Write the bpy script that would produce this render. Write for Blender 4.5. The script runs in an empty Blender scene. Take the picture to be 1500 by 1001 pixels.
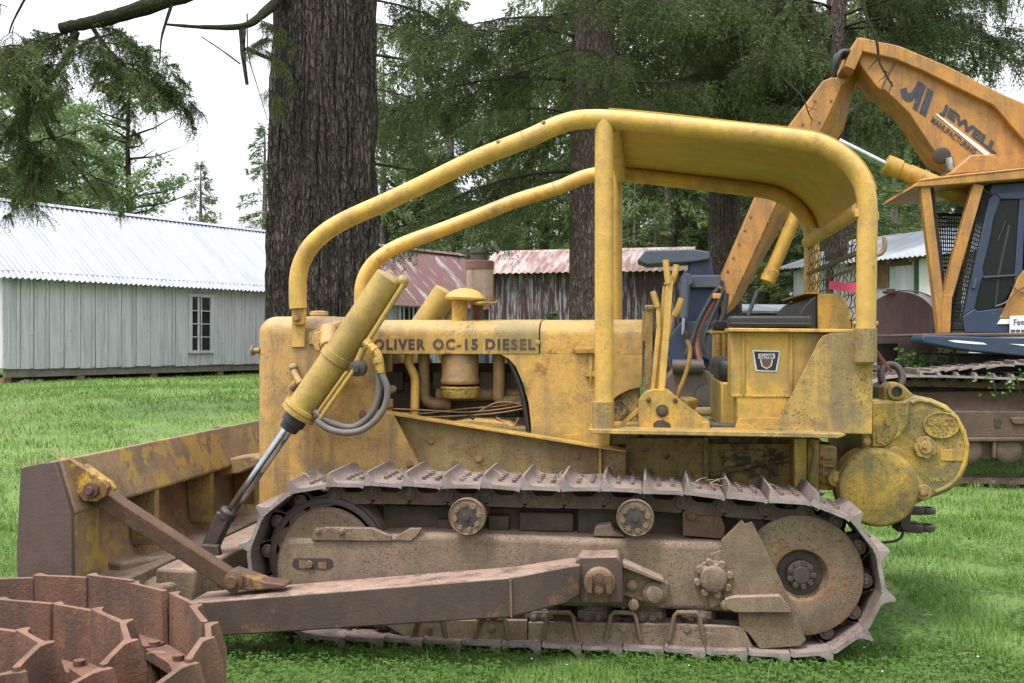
import bpy, bmesh, math, random
import numpy as np
from mathutils import Vector, Matrix, noise as mn

random.seed(7)
rng = np.random.default_rng(11)
SC = bpy.context.scene
COL = SC.collection
PI = math.pi

# ------------------------------------------------------------------ survey of the place
# World axes: X runs along the bulldozer (rear = +X), Y away from the viewpoint, Z up.
F = 1458.33                      # focal length (35 mm) over a 1500 px wide picture
TH = math.atan(200 / F)          # the viewpoint looks a little to the left of square-on
EZ = 1.6                         # eye height
CT, ST = math.cos(TH), math.sin(TH)
DV = Vector((-ST, CT, 0)); RV = Vector((CT, ST, 0))

def P(u, v, Y):
    t = Y / (F * CT + (u - 750) * ST)
    return DV * (F * t) + RV * ((u - 750) * t) + Vector((0, 0, EZ + (500.5 - v) * t))
def D(u, v, d):
    t = d / F
    return DV * d + RV * ((u - 750) * t) + Vector((0, 0, EZ + (500.5 - v) * t))
def LD(lat, dep, z=0.0):
    return DV * dep + RV * lat + Vector((0, 0, z))
def S(u, Y):
    return Y / (F * CT + (u - 750) * ST)

def sstep(a, b, x):
    t = min(1, max(0, (x - a) / (b - a))); return t * t * (3 - 2 * t)
def ground_z(x, y):
    dep = -ST * x + CT * y; lat = CT * x + ST * y
    h = (.70 * sstep(8.3, 16, dep) - .10 * sstep(17, 23, dep)) * (1 - sstep(-3.2, 2.0, lat))
    h = max(h, .62 * sstep(20, 29, dep) * sstep(-9, -3, lat))
    h += .05 * mn.noise(Vector((x * .35, y * .35, 0))) * sstep(7, 12, dep)
    h += .004
    return h

# ------------------------------------------------------------------ mesh builder
class MB:
    def __init__(s): s.v = []; s.f = []
    def add(s, vs, fs):
        o = len(s.v); s.v += [Vector(p) for p in vs]; s.f += [tuple(i + o for i in f) for f in fs]; return s
    def box(s, x0, x1, y0, y1, z0, z1):
        return s.hexa([(x0,y0,z0),(x1,y0,z0),(x1,y1,z0),(x0,y1,z0),(x0,y0,z1),(x1,y0,z1),(x1,y1,z1),(x0,y1,z1)])
    def hexa(s, p):
        return s.add(p, [(0,3,2,1),(4,5,6,7),(0,1,5,4),(1,2,6,5),(2,3,7,6),(3,0,4,7)])
    def ext(s, xz, y0, y1):
        n = len(xz)
        vs = [(x, y0, z) for x, z in xz] + [(x, y1, z) for x, z in xz]
        fs = [tuple(range(n)), tuple(range(2*n-1, n-1, -1))]
        fs += [(i, i + n, (i+1) % n + n, (i+1) % n) for i in range(n)]
        return s.add(vs, fs)
    def extx(s, yz, x0, x1):
        n = len(yz)
        vs = [(x0, y, z) for y, z in yz] + [(x1, y, z) for y, z in yz]
        fs = [tuple(range(n)), tuple(range(2*n-1, n-1, -1))]
        fs += [(i, i + n, (i+1) % n + n, (i+1) % n) for i in range(n)]
        return s.add(vs, fs)
    def extz(s, xy, z0, z1):
        n = len(xy)
        vs = [(x, y, z0) for x, y in xy] + [(x, y, z1) for x, y in xy]
        fs = [tuple(range(n)), tuple(range(2*n-1, n-1, -1))]
        fs += [(i, i + n, (i+1) % n + n, (i+1) % n) for i in range(n)]
        return s.add(vs, fs)
    def pext(s, px, Y, t):
        q = [P(u, v, Y) for u, v in px]
        return s.ext([(p.x, p.z) for p in q], Y, Y + t)
    def pbox(s, u0, u1, v0, v1, Y, t):
        a = P(u0, v1, Y); b = P(u1, v0, Y)
        return s.box(a.x, b.x, Y, Y + t, a.z, b.z)
    def tube(s, path, r, seg=12, cap=True, flat=1.0):
        path = [Vector(p) for p in path]; n = len(path)
        rs = r if isinstance(r, (list, tuple)) else [r] * n
        t0 = (path[1] - path[0]).normalized()
        up = Vector((0, 1, 0)) if abs(t0.y) < .8 else Vector((0, 0, 1))
        nrm = (up - t0 * up.dot(t0)).normalized()
        vs = []
        for i in range(n):
            a = path[max(0, i-1)]; b = path[min(n-1, i+1)]
            t = (b - a).normalized()
            nrm = (nrm - t * nrm.dot(t))
            nrm = nrm.normalized() if nrm.length > 1e-6 else t.orthogonal().normalized()
            bi = t.cross(nrm)
            for k in range(seg):
                an = 2 * PI * k / seg
                vs.append(path[i] + (nrm * math.cos(an) * flat + bi * math.sin(an)) * rs[i])
        fs = [(i*seg + k, i*seg + (k+1) % seg, (i+1)*seg + (k+1) % seg, (i+1)*seg + k) for i in range(n-1) for k in range(seg)]
        if cap: fs += [tuple(range(seg-1, -1, -1)), tuple((n-1)*seg + k for k in range(seg))]
        return s.add(vs, fs)
    def cyl(s, p0, p1, r, r1=None, seg=20):
        return s.tube([p0, p1], [r, r if r1 is None else r1], seg)
    def lathe(s, c, axis, prof, seg=32):
        c = Vector(c); ax = Vector(axis).normalized(); n1 = ax.orthogonal().normalized(); n2 = ax.cross(n1)
        vs = []; m = len(prof)
        for d, r in prof:
            for k in range(seg):
                an = 2 * PI * k / seg
                vs.append(c + ax * d + (n1 * math.cos(an) + n2 * math.sin(an)) * max(r, 1e-4))
        fs = [(i*seg + k, i*seg + (k+1) % seg, (i+1)*seg + (k+1) % seg, (i+1)*seg + k) for i in range(m-1) for k in range(seg)]
        fs += [tuple(range(seg-1, -1, -1)), tuple((m-1)*seg + k for k in range(seg))]
        return s.add(vs, fs)
    def bolt(s, u, v, Y, r=.014, h=.014, hexa=True):
        p = P(u, v, Y)
        s.cyl(p + Vector((0, .002, 0)), p + Vector((0, -h * .35, 0)), r * 1.35, seg=14)
        return s.cyl(p + Vector((0, 0, 0)), p + Vector((0, -h, 0)), r, seg=6 if hexa else 14)
    def bar(s, a, b, w, h, up=(0, 0, 1)):
        a = Vector(a); b = Vector(b); t = (b - a).normalized(); up = Vector(up)
        sd = t.cross(up).normalized(); u2 = sd.cross(t)
        q = []
        for p in (a, b):
            q.append([p - sd*w/2 - u2*h/2, p + sd*w/2 - u2*h/2, p + sd*w/2 + u2*h/2, p - sd*w/2 + u2*h/2])
        vs = q[0] + q[1]
        return s.add(vs, [(3,2,1,0),(4,5,6,7),(0,1,5,4),(1,2,6,5),(2,3,7,6),(3,0,4,7)])
    def mirror(s, yc):
        m = MB(); m.v = [Vector((p.x, 2*yc - p.y, p.z)) for p in s.v]; m.f = [tuple(reversed(f)) for f in s.f]; return m

def bolts(parent, lst, Y, r, h, mat, hexa=True, name='bolt'):
    for u, v in lst: obj(name, MB().bolt(u, v, Y, r, h, hexa), mat, parent)
WO = {}                      # world origin of the things and parts built here
def tag(o, label, cat, group=None):
    o['label'] = label; o['category'] = cat
    if group: o['group'] = group
    return o
def empty(name, loc, label, cat, group=None, rz=0.0):
    o = bpy.data.objects.new(name, None); COL.objects.link(o)
    o.empty_display_size = .2
    o.location = loc; o.rotation_euler = (0, 0, rz); WO[o.name] = Vector(loc)
    return tag(o, label, cat, group)
def finish_mesh(me, smooth=40, recalc=True):
    if recalc:
        bm = bmesh.new(); bm.from_mesh(me); bmesh.ops.recalc_face_normals(bm, faces=bm.faces); bm.to_mesh(me); bm.free()
    if smooth:
        me.shade_smooth(); me.set_sharp_from_angle(angle=math.radians(smooth))
def obj(name, mb, mat, parent=None, base=None, local=False, bevel=0, seg=2, smooth=40, label=None):
    if parent is not None: org = WO[parent.name]
    else: org = Vector(base) if base is not None else Vector((0, 0, 0))
    off = Vector((0, 0, 0)) if local else org
    me = bpy.data.meshes.new(name)
    me.from_pydata([tuple(p - off) for p in mb.v], [], mb.f)
    finish_mesh(me, smooth)
    me.materials.append(mat)
    o = bpy.data.objects.new(name, me); COL.objects.link(o)
    if parent is not None: o.parent = parent
    else: o.location = org
    WO[o.name] = org
    if bevel:
        b = o.modifiers.new('bevel', 'BEVEL'); b.width = bevel; b.segments = seg; b.limit_method = 'ANGLE'; b.angle_limit = math.radians(38)
        b.harden_normals = False
    if label: o['label'] = label
    return o
def np_mesh(name, V, Fc, nper, mat, smooth=False):
    """V (n,3), Fc (m,nper) as one mesh datablock"""
    me = bpy.data.meshes.new(name)
    V = np.ascontiguousarray(V, dtype=np.float32); Fc = np.ascontiguousarray(Fc, dtype=np.int32)
    me.vertices.add(len(V)); me.vertices.foreach_set('co', V.ravel())
    me.loops.add(Fc.size); me.loops.foreach_set('vertex_index', Fc.ravel())
    me.polygons.add(len(Fc)); me.polygons.foreach_set('loop_start', np.arange(0, Fc.size, nper, dtype=np.int32))
    me.update(calc_edges=True)
    me.materials.append(mat)
    return me
def link(name, me, parent=None, loc=(0,0,0), rot=(0,0,0), scale=None):
    o = bpy.data.objects.new(name, me); COL.objects.link(o); o.parent = parent
    o.location = loc; o.rotation_euler = rot
    if scale: o.scale = scale
    return o
def smooth_path(pts, n=8):
    pts = [Vector(p) for p in pts]; out = []
    for i in range(len(pts)-1):
        p0 = pts[max(0, i-1)]; p1 = pts[i]; p2 = pts[i+1]; p3 = pts[min(len(pts)-1, i+2)]
        for k in range(n):
            t = k / n
            out.append(.5 * ((2*p1) + (p2-p0)*t + (2*p0-5*p1+4*p2-p3)*t*t + (3*p1-p0-3*p2+p3)*t**3))
    out.append(pts[-1]); return out

# ------------------------------------------------------------------ materials
def L(nt, a, b): nt.links.new(a, b)
def newmat(name):
    m = bpy.data.materials.new(name); m.use_nodes = True
    nt = m.node_tree; b = nt.nodes['Principled BSDF']; return m, nt, b
def nd(nt, typ, **kw):
    n = nt.nodes.new(typ)
    for k, v in kw.items():
        if k.startswith('_'): setattr(n, k[1:], v)
        else: n.inputs[k.replace('_', ' ')].default_value = v
    return n
def coords(nt, scale=(1,1,1), rnd=True, kind='Object'):
    tc = nd(nt, 'ShaderNodeTexCoord'); mp = nd(nt, 'ShaderNodeMapping'); mp.inputs['Scale'].default_value = scale
    L(nt, tc.outputs[kind], mp.inputs['Vector'])
    if rnd:
        oi = nd(nt, 'ShaderNodeObjectInfo'); mu = nd(nt, 'ShaderNodeMath', _operation='MULTIPLY'); mu.inputs[1].default_value = 31.7
        cb = nd(nt, 'ShaderNodeCombineXYZ'); L(nt, oi.outputs['Random'], mu.inputs[0])
        for i in range(3): L(nt, mu.outputs[0], cb.inputs[i])
        L(nt, cb.outputs[0], mp.inputs['Location'])
    return mp.outputs['Vector']
def noise_f(nt, vec, scale, lo, hi, k=1.0, detail=6, rough=.6, dist=0.0):
    n = nd(nt, 'ShaderNodeTexNoise'); n.inputs['Scale'].default_value = scale; n.inputs['Detail'].default_value = detail
    n.inputs['Roughness'].default_value = rough; n.inputs['Distortion'].default_value = dist
    L(nt, vec, n.inputs['Vector'])
    m = nd(nt, 'ShaderNodeMapRange'); m.inputs['From Min'].default_value = lo; m.inputs['From Max'].default_value = hi
    m.inputs['To Min'].default_value = 0; m.inputs['To Max'].default_value = k
    L(nt, n.outputs['Fac'], m.inputs['Value']); return m.outputs['Result']
def mixc(nt, fac, a, b):
    m = nd(nt, 'ShaderNodeMix', _data_type='RGBA')
    for sock, val in ((m.inputs[0], fac), (m.inputs[6], a), (m.inputs[7], b)):
        if isinstance(val, (int, float)): sock.default_value = val
        elif isinstance(val, (tuple, list)): sock.default_value = (*val[:3], 1)
        else: L(nt, val, sock)
    return m.outputs[2]
def mul(nt, a, b):
    m = nd(nt, 'ShaderNodeMath', _operation='MULTIPLY')
    for s, v in ((m.inputs[0], a), (m.inputs[1], b)):
        if isinstance(v, (int, float)): s.default_value = v
        else: L(nt, v, s)
    return m.outputs[0]
def bump(nt, b, vec, layers, dist=.01):
    prev = None
    for scale, strength, detail in layers:
        n = nd(nt, 'ShaderNodeTexNoise'); n.inputs['Scale'].default_value = scale; n.inputs['Detail'].default_value = detail
        L(nt, vec, n.inputs['Vector'])
        bp = nd(nt, 'ShaderNodeBump'); bp.inputs['Strength'].default_value = strength; bp.inputs['Distance'].default_value = dist
        L(nt, n.outputs['Fac'], bp.inputs['Height'])
        if prev is not None: L(nt, prev, bp.inputs['Normal'])
        prev = bp.outputs['Normal']
    L(nt, prev, b.inputs['Normal'])
def up_mask(nt, lo=.35, hi=.9, k=1.0):
    g = nd(nt, 'ShaderNodeNewGeometry'); sx = nd(nt, 'ShaderNodeSeparateXYZ'); L(nt, g.outputs['Normal'], sx.inputs[0])
    m = nd(nt, 'ShaderNodeMapRange'); m.inputs['From Min'].default_value = lo; m.inputs['From Max'].default_value = hi; m.inputs['To Max'].default_value = k
    L(nt, sx.outputs[2], m.inputs['Value']); return m.outputs['Result']

def worn(name, base, alt, dirt, rust, k_alt=.6, k_dirt=.5, k_streak=.4, k_speck=.5, k_rust=.4, rough=.55, bmp=.25,
         dust=None, k_dust=0.0, scale=1.0, moss=0.0, metal=0.0, rust_lo=.6, streak_scale=1.0):
    m, nt, b = newmat(name)
    v = coords(nt); vs = coords(nt, (9*streak_scale, 9*streak_scale, .8))
    c = mixc(nt, noise_f(nt, v, 2.2*scale, .40, .60, k_alt), base, alt)
    c = mixc(nt, noise_f(nt, vs, 1.0*scale, .47, .63, k_streak, 6, .62), c, dirt)
    c = mixc(nt, noise_f(nt, v, 4.0*scale, .46, .62, k_dirt, 10, .68, .3), c, dirt)
    c = mixc(nt, noise_f(nt, v, 26*scale, .50, .66, k_dirt * .45, 6, .7), c, tuple(x * .7 for x in dirt))
    if moss: c = mixc(nt, noise_f(nt, v, 1.9*scale, .50, .62, moss, 9, .7), c, (.12, .135, .045))
    if dust is not None:
        c = mixc(nt, mul(nt, up_mask(nt, .25, .9, k_dust), noise_f(nt, v, 6*scale, .30, .55, 1, 7, .7)), c, dust)
    c = mixc(nt, noise_f(nt, v, 3.1*scale, rust_lo - .035, rust_lo + .01, k_rust, 11, .74, .2), c, rust)
    sp = mul(nt, noise_f(nt, v, 75*scale, .57, .63, 1, 3, .6), noise_f(nt, v, 2.6*scale, .40, .58, k_speck))
    c = mixc(nt, sp, c, tuple(x * .5 for x in rust))
    sp2 = mul(nt, noise_f(nt, v, 170*scale, .57, .64, .8, 2, .5), noise_f(nt, v, 3.7*scale, .36, .56, k_speck))
    c = mixc(nt, sp2, c, tuple(x * .55 for x in dirt))
    # small scratches and scuffs
    c = mixc(nt, mul(nt, noise_f(nt, coords(nt, (3, 3, 40)), 3, .62, .68, 1, 3, .5), noise_f(nt, v, 3.3, .47, .6, .4)), c, tuple(min(1, x*1.5+.03) for x in alt))
    L(nt, c, b.inputs['Base Color'])
    rr = nd(nt, 'ShaderNodeMapRange'); rr.inputs['To Min'].default_value = rough - .13; rr.inputs['To Max'].default_value = min(1, rough + .25)
    nn = nd(nt, 'ShaderNodeTexNoise'); nn.inputs['Scale'].default_value = 7; nn.inputs['Detail'].default_value = 6; L(nt, v, nn.inputs['Vector'])
    L(nt, nn.outputs['Fac'], rr.inputs['Value']); L(nt, rr.outputs['Result'], b.inputs['Roughness'])
    b.inputs['Metallic'].default_value = metal
    bump(nt, b, v, [(9, bmp * .5, 4), (70, bmp, 6), (260, bmp * .7, 4)], .006)
    return m

M = {}
M['hood'] = worn('yellow_paint_hood', (.60, .345, .07), (.54, .31, .075), (.21, .15, .08), (.12, .055, .03), k_dirt=0.5, k_streak=0.5, k_speck=0.5, k_rust=0.7, rough=.42, rust_lo=0.6, moss=0.5, dust=(.40, .29, .12), k_dust=.45)
M['nose'] = worn('yellow_paint_nose', (.52, .30, .075), (.40, .235, .08), (.17, .12, .07), (.15, .08, .045), k_dirt=0.7, k_streak=0.75, k_speck=.6, k_rust=.45, rough=.55, rust_lo=.62, dust=(.36, .28, .14), k_dust=.6, k_alt=0.8)
M['plate'] = worn('dirty_yellow_plate', (.34, .235, .085), (.25, .18, .075), (.15, .10, .055), (.20, .105, .03), k_dirt=0.65, k_streak=.5, k_speck=.9, k_rust=0.6, rough=.6, rust_lo=0.54)
M['canopy'] = worn('yellow_paint_canopy', (.58, .345, .075), (.56, .33, .065), (.24, .155, .065), (.18, .085, .035), k_dirt=0.45, k_streak=0.3, k_speck=0.22, k_rust=0.5, rough=.40, bmp=0.25, rust_lo=0.62, dust=(.66, .43, .15), k_dust=.55, k_alt=0.8)
M['sheet'] = worn('yellow_canopy_sheet', (.47, .27, .025), (.41, .235, .03), (.24, .155, .04), (.20, .09, .03), k_dirt=.3, k_streak=.2, k_speck=0.15, k_rust=.15, rough=.45, rust_lo=.66)
M['olive'] = worn('olive_yellow_cylinder', (.41, .27, .06), (.35, .23, .055), (.18, .125, .05), (.12, .07, .03), k_dirt=0.6, k_streak=.3, k_speck=0.22, k_rust=.25, rough=.42, bmp=.14, rust_lo=.66)
M['panel'] = worn('yellow_paint_seat_box', (.57, .32, .045), (.47, .27, .05), (.18, .125, .06), (.14, .07, .035), k_dirt=0.6, k_streak=0.55, k_speck=0.4, k_rust=.3, rough=.5, rust_lo=.64, moss=0.4)
M['gusset'] = worn('yellow_paint_gusset', (.47, .29, .06), (.36, .235, .07), (.15, .115, .065), (.13, .075, .04), k_dirt=0.8, k_streak=0.7, k_speck=.8, k_rust=.45, rough=.6, rust_lo=.62)
M['winch'] = worn('yellow_paint_winch', (.53, .325, .04), (.43, .28, .05), (.11, .10, .05), (.12, .07, .035), k_dirt=0.8, k_streak=0.6, k_speck=1, k_rust=0.5, rough=.5, rust_lo=0.6, moss=.6)
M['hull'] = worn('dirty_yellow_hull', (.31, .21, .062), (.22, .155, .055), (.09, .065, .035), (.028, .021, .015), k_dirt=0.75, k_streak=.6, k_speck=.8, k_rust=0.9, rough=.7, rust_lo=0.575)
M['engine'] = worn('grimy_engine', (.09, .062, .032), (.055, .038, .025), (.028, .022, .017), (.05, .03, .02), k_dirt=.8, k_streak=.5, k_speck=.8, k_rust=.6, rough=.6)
M['brownpipe'] = worn('grimy_tan_pipe', (.30, .18, .075), (.22, .13, .06), (.14, .085, .045), (.12, .06, .03), k_dirt=.6, k_streak=.4, k_rust=.4, rough=.55)
M['track'] = worn('dusty_track_steel', (.13, .092, .073), (.095, .067, .055), (.055, .041, .034), (.09, .045, .03), k_dirt=.6, k_streak=.3, k_speck=.8, k_rust=.5, rough=.8, bmp=.5, dust=(.27, .205, .18), k_dust=.85, rust_lo=.57)
M['shoe'] = worn('worn_track_shoe', (.16, .118, .10), (.125, .092, .08), (.085, .065, .055), (.09, .05, .035), k_dirt=.6, k_streak=.2, k_speck=.8, k_rust=.4, rough=.6, bmp=.55, dust=(.29, .225, .20), k_dust=.85, rust_lo=.6)
M['frame'] = worn('dusty_track_frame', (.235, .158, .112), (.195, .148, .085), (.095, .072, .052), (.13, .062, .038), k_dirt=0.6, k_streak=.3, k_speck=1.0, k_rust=0.4, rough=.8, bmp=.5, dust=(.35, .245, .195), k_dust=.8, rust_lo=.61, scale=1.2, k_alt=0.9)
M['guard'] = worn('rusty_guard', (.20, .132, .082), (.165, .128, .075), (.085, .064, .046), (.20, .085, .034), k_dirt=0.6, k_streak=.3, k_speck=1.0, k_rust=0.55, rough=.8, bmp=.5, rust_lo=.58, dust=(.30, .22, .17), k_dust=.6, k_alt=0.9)
M['arm'] = worn('dark_push_arm', (.060, .041, .036), (.042, .031, .028), (.095, .056, .040), (.19, .088, .048), k_dirt=.6, k_streak=.3, k_speck=.9, k_rust=.65, rough=.55, bmp=.35, rust_lo=.60, dust=(.33, .22, .17), k_dust=.95, scale=1.3)
M['blade'] = worn('rusty_yellow_blade', (.27, .175, .095), (.20, .125, .07), (.10, .068, .048), (.36, .23, .045), k_dirt=.7, k_streak=.3, k_speck=.4, k_rust=0.85, rough=.7, bmp=.4, dust=(.28, .20, .13), k_dust=.6, rust_lo=0.55)
M['chip'] = worn('chipped_yellow_cap', (.58, .345, .06), (.52, .31, .06), (.24, .15, .06), (.13, .065, .035), k_dirt=.4, k_streak=.2, k_speck=.6, k_rust=.9, rough=.45, rust_lo=.575, scale=2.5)
M['ribyellow'] = worn('yellow_blade_rib', (.30, .19, .05), (.22, .14, .05), (.12, .085, .045), (.13, .07, .04), k_dirt=.7, k_speck=.8, rough=.65)
M['bladeend'] = worn('dark_rust_blade_end', (.080, .050, .044), (.055, .036, .033), (.115, .070, .055), (.14, .08, .05), k_dirt=.5, k_streak=.5, k_speck=.5, k_rust=.25, rough=.6, bmp=.3)
M['lug'] = worn('yellow_lug', (.50, .31, .03), (.40, .23, .03), (.17, .10, .04), (.12, .05, .025), k_dirt=.5, k_rust=.9, k_speck=.8, rust_lo=.52)
M['brace'] = worn('rusty_brace', (.080, .042, .031), (.055, .032, .027), (.15, .075, .035), (.34, .18, .035), k_dirt=.4, k_streak=.4, k_speck=.8, k_rust=.6, rough=.65, bmp=.5, rust_lo=.63)
M['rust'] = worn('red_brown_rust', (.170, .083, .050), (.122, .061, .039), (.068, .041, .030), (.23, .105, .05), k_dirt=.65, k_streak=.75, k_speck=.7, k_rust=.5, rough=.75, bmp=0.75, dust=(.26, .135, .085), k_dust=.5, rust_lo=.60)
M['darksteel'] = worn('dark_steel', (.045, .035, .032), (.03, .025, .025), (.07, .05, .04), (.10, .05, .03), k_rust=.3, rough=.5, bmp=.3)
M['rubber'] = worn('grey_hose_rubber', (.12, .10, .095), (.09, .08, .075), (.17, .14, .12), (.17, .13, .1), k_rust=.2, k_speck=.2, rough=.6, bmp=.15)
M['black'] = worn('black_vinyl', (.012, .012, .014), (.02, .02, .022), (.05, .045, .04), (.06, .05, .045), k_dirt=.25, k_streak=.1, k_speck=.3, k_rust=.1, rough=.42, bmp=.12)
M['letter'] = worn('dark_letter_paint', (.075, .032, .042), (.05, .03, .045), (.16, .09, .05), (.28, .17, .05), k_dirt=.3, k_rust=.35, rough=.5, rust_lo=.62)
M['blue'] = worn('navy_loader_paint', (.012, .032, .078), (.017, .040, .090), (.05, .05, .05), (.09, .06, .045), k_dirt=.3, k_streak=.2, k_speck=.5, k_rust=.15, rough=.45, bmp=.1)
M['bluegrey'] = worn('faded_blue_grey_paint', (.045, .058, .088), (.062, .075, .105), (.06, .055, .05), (.09, .06, .045), k_dirt=.4, k_streak=.3, k_speck=.5, k_rust=.3, rough=.55, bmp=.15)
M['orange'] = worn('orange_loader_paint', (.46, .215, .04), (.38, .175, .04), (.20, .105, .045), (.14, .07, .035), k_dirt=0.5, k_streak=0.6, k_speck=.5, k_rust=.25, rough=.45, bmp=.12, rust_lo=.66, dust=(.42, .24, .15), k_dust=0.3)
M['orangey'] = worn('yellow_loader_paint', (.50, .28, .025), (.42, .22, .03), (.25, .15, .05), (.10, .05, .03), k_dirt=.4, k_rust=.5, rough=.45, rust_lo=.62)
M['mud'] = worn('dried_mud_undercarriage', (.12, .078, .055), (.16, .105, .075), (.075, .052, .04), (.12, .065, .04), k_dirt=.7, k_streak=.2, k_speck=.6, k_rust=.4, rough=.95, bmp=.9, dust=(.22, .15, .12), k_dust=.7)
M['tank'] = worn('maroon_tank', (.10, .052, .05), (.075, .045, .045), (.13, .085, .075), (.16, .08, .06), k_dirt=.5, k_streak=.6, k_speck=.6, k_rust=.4, rough=.6, dust=(.26, .22, .20), k_dust=.8)
M['muffler'] = worn('scorched_muffler', (.36, .30, .26), (.27, .21, .17), (.13, .075, .055), (.12, .05, .035), k_dirt=.6, k_streak=.7, k_rust=.5, rough=.6)
M['mufrust'] = worn('rusty_muffler_band', (.14, .065, .05), (.11, .05, .04), (.16, .09, .07), (.08, .04, .03), rough=.75)

def simple(name, col, rough=.5, metal=0.0, var=.0, bmp=0, scale=20, alt=None):
    m, nt, b = newmat(name); v = coords(nt)
    if var: L(nt, mixc(nt, noise_f(nt, v, scale, .35, .65, 1), col, alt or tuple(x * (1 - var) for x in col)), b.inputs['Base Color'])
    else: b.inputs['Base Color'].default_value = (*col, 1)
    b.inputs['Roughness'].default_value = rough; b.inputs['Metallic'].default_value = metal
    if bmp: bump(nt, b, v, [(scale * 3, bmp, 5)])
    return m
M['chrome'] = simple('chrome_rod', (.50, .52, .55), .16, 1.0, .35, .05, 9)
M['white'] = simple('white_paint', (.72, .72, .70), .5, 0, .12)
M['cream'] = simple('silver_trim', (.58, .57, .54), .4, .2, .15)
M['navy'] = simple('badge_navy', (.012, .014, .035), .4, 0, .3)
M['maroon'] = simple('badge_maroon', (.13, .05, .045), .5, 0, .3)
M['pink'] = simple('pink_ribbon', (.80, .08, .17), .55, 0, .2)
M['redwire'] = simple('copper_wire', (.30, .07, .045), .5, .2, .3)
M['decal'] = simple('black_decal', (.018, .020, .032), .45, 0, .5, 0, 30, (.05, .05, .06))
M['purple'] = simple('purple_print', (.09, .03, .16), .5)
M['wire'] = simple('brown_wire_mesh', (.12, .088, .058), .6, .3, .4)
M['blackmesh'] = simple('black_wire_mesh', (.018, .017, .016), .6, .2, .3)
M['hosedark'] = simple('black_hydraulic_hose', (.025, .025, .027), .5, 0, .4, .1, 30)
M['hosered'] = simple('faded_red_hose', (.33, .11, .07), .55, 0, .35, .1, 30)
M['green'] = simple('green_trim_paint', (.02, .075, .05), .5, 0, .2)
M['plank'] = simple('bare_brown_plank', (.20, .115, .06), .8, 0, .45, .2, 8)

def glass(name, col=(.02, .025, .025), alpha=.55):
    m, nt, b = newmat(name)
    b.inputs['Base Color'].default_value = (*col, 1); b.inputs['Roughness'].default_value = .06
    v = coords(nt); bump(nt, b, v, [(5, .05, 3)])
    tr = nd(nt, 'ShaderNodeBsdfTransparent'); tr.inputs[0].default_value = (.55, .6, .55, 1)
    mx = nd(nt, 'ShaderNodeMixShader'); mx.inputs[0].default_value = alpha
    L(nt, tr.outputs[0], mx.inputs[1]); L(nt, b.outputs[0], mx.inputs[2])
    L(nt, mx.outputs[0], nt.nodes['Material Output'].inputs['Surface']); return m
M['glass'] = glass('cab_glass', alpha=.45)
M['barnglass'] = glass('old_window_glass', (.012, .015, .014), .9)

def leafmat(name, a, b_, c=None, rough=.55, trans=.25, nscale=3.0):
    m, nt, b = newmat(name); v = coords(nt)
    col = mixc(nt, noise_f(nt, v, nscale, .3, .7, 1, 4), a, b_)
    if c: col = mixc(nt, noise_f(nt, v, nscale * .23, .5, .72, .8, 4), col, c)
    oi = nd(nt, 'ShaderNodeObjectInfo'); mr = nd(nt, 'ShaderNodeMapRange'); mr.inputs['To Min'].default_value = .75; mr.inputs['To Max'].default_value = 1.25
    L(nt, oi.outputs['Random'], mr.inputs['Value'])
    hs = nd(nt, 'ShaderNodeHueSaturation'); L(nt, col, hs.inputs['Color']); L(nt, mr.outputs['Result'], hs.inputs['Value'])
    L(nt, hs.outputs[0], b.inputs['Base Color']); b.inputs['Roughness'].default_value = rough; b.inputs['Specular IOR Level'].default_value = .12
    tl = nd(nt, 'ShaderNodeBsdfTranslucent'); L(nt, hs.outputs[0], tl.inputs[0])
    mx = nd(nt, 'ShaderNodeMixShader'); mx.inputs[0].default_value = trans
    L(nt, b.outputs[0], mx.inputs[1]); L(nt, tl.outputs[0], mx.inputs[2])
    L(nt, mx.outputs[0], nt.nodes['Material Output'].inputs['Surface']); return m
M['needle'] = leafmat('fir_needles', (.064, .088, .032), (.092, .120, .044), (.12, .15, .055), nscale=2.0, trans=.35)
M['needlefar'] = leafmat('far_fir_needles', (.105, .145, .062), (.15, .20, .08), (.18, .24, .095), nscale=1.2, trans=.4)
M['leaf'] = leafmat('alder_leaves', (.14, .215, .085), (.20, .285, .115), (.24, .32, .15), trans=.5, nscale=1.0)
M['ivy'] = leafmat('ivy_leaves', (.05, .13, .02), (.10, .21, .035), trans=.3, nscale=8)
M['grass'] = leafmat('lawn_grass', (.096, .176, .034), (.140, .232, .054), (.215, .275, .095), trans=.35, nscale=2.2, rough=.5)
M['clover'] = leafmat('clover_leaves', (.092, .18, .036), (.135, .235, .058), trans=.3, nscale=6)

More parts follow.
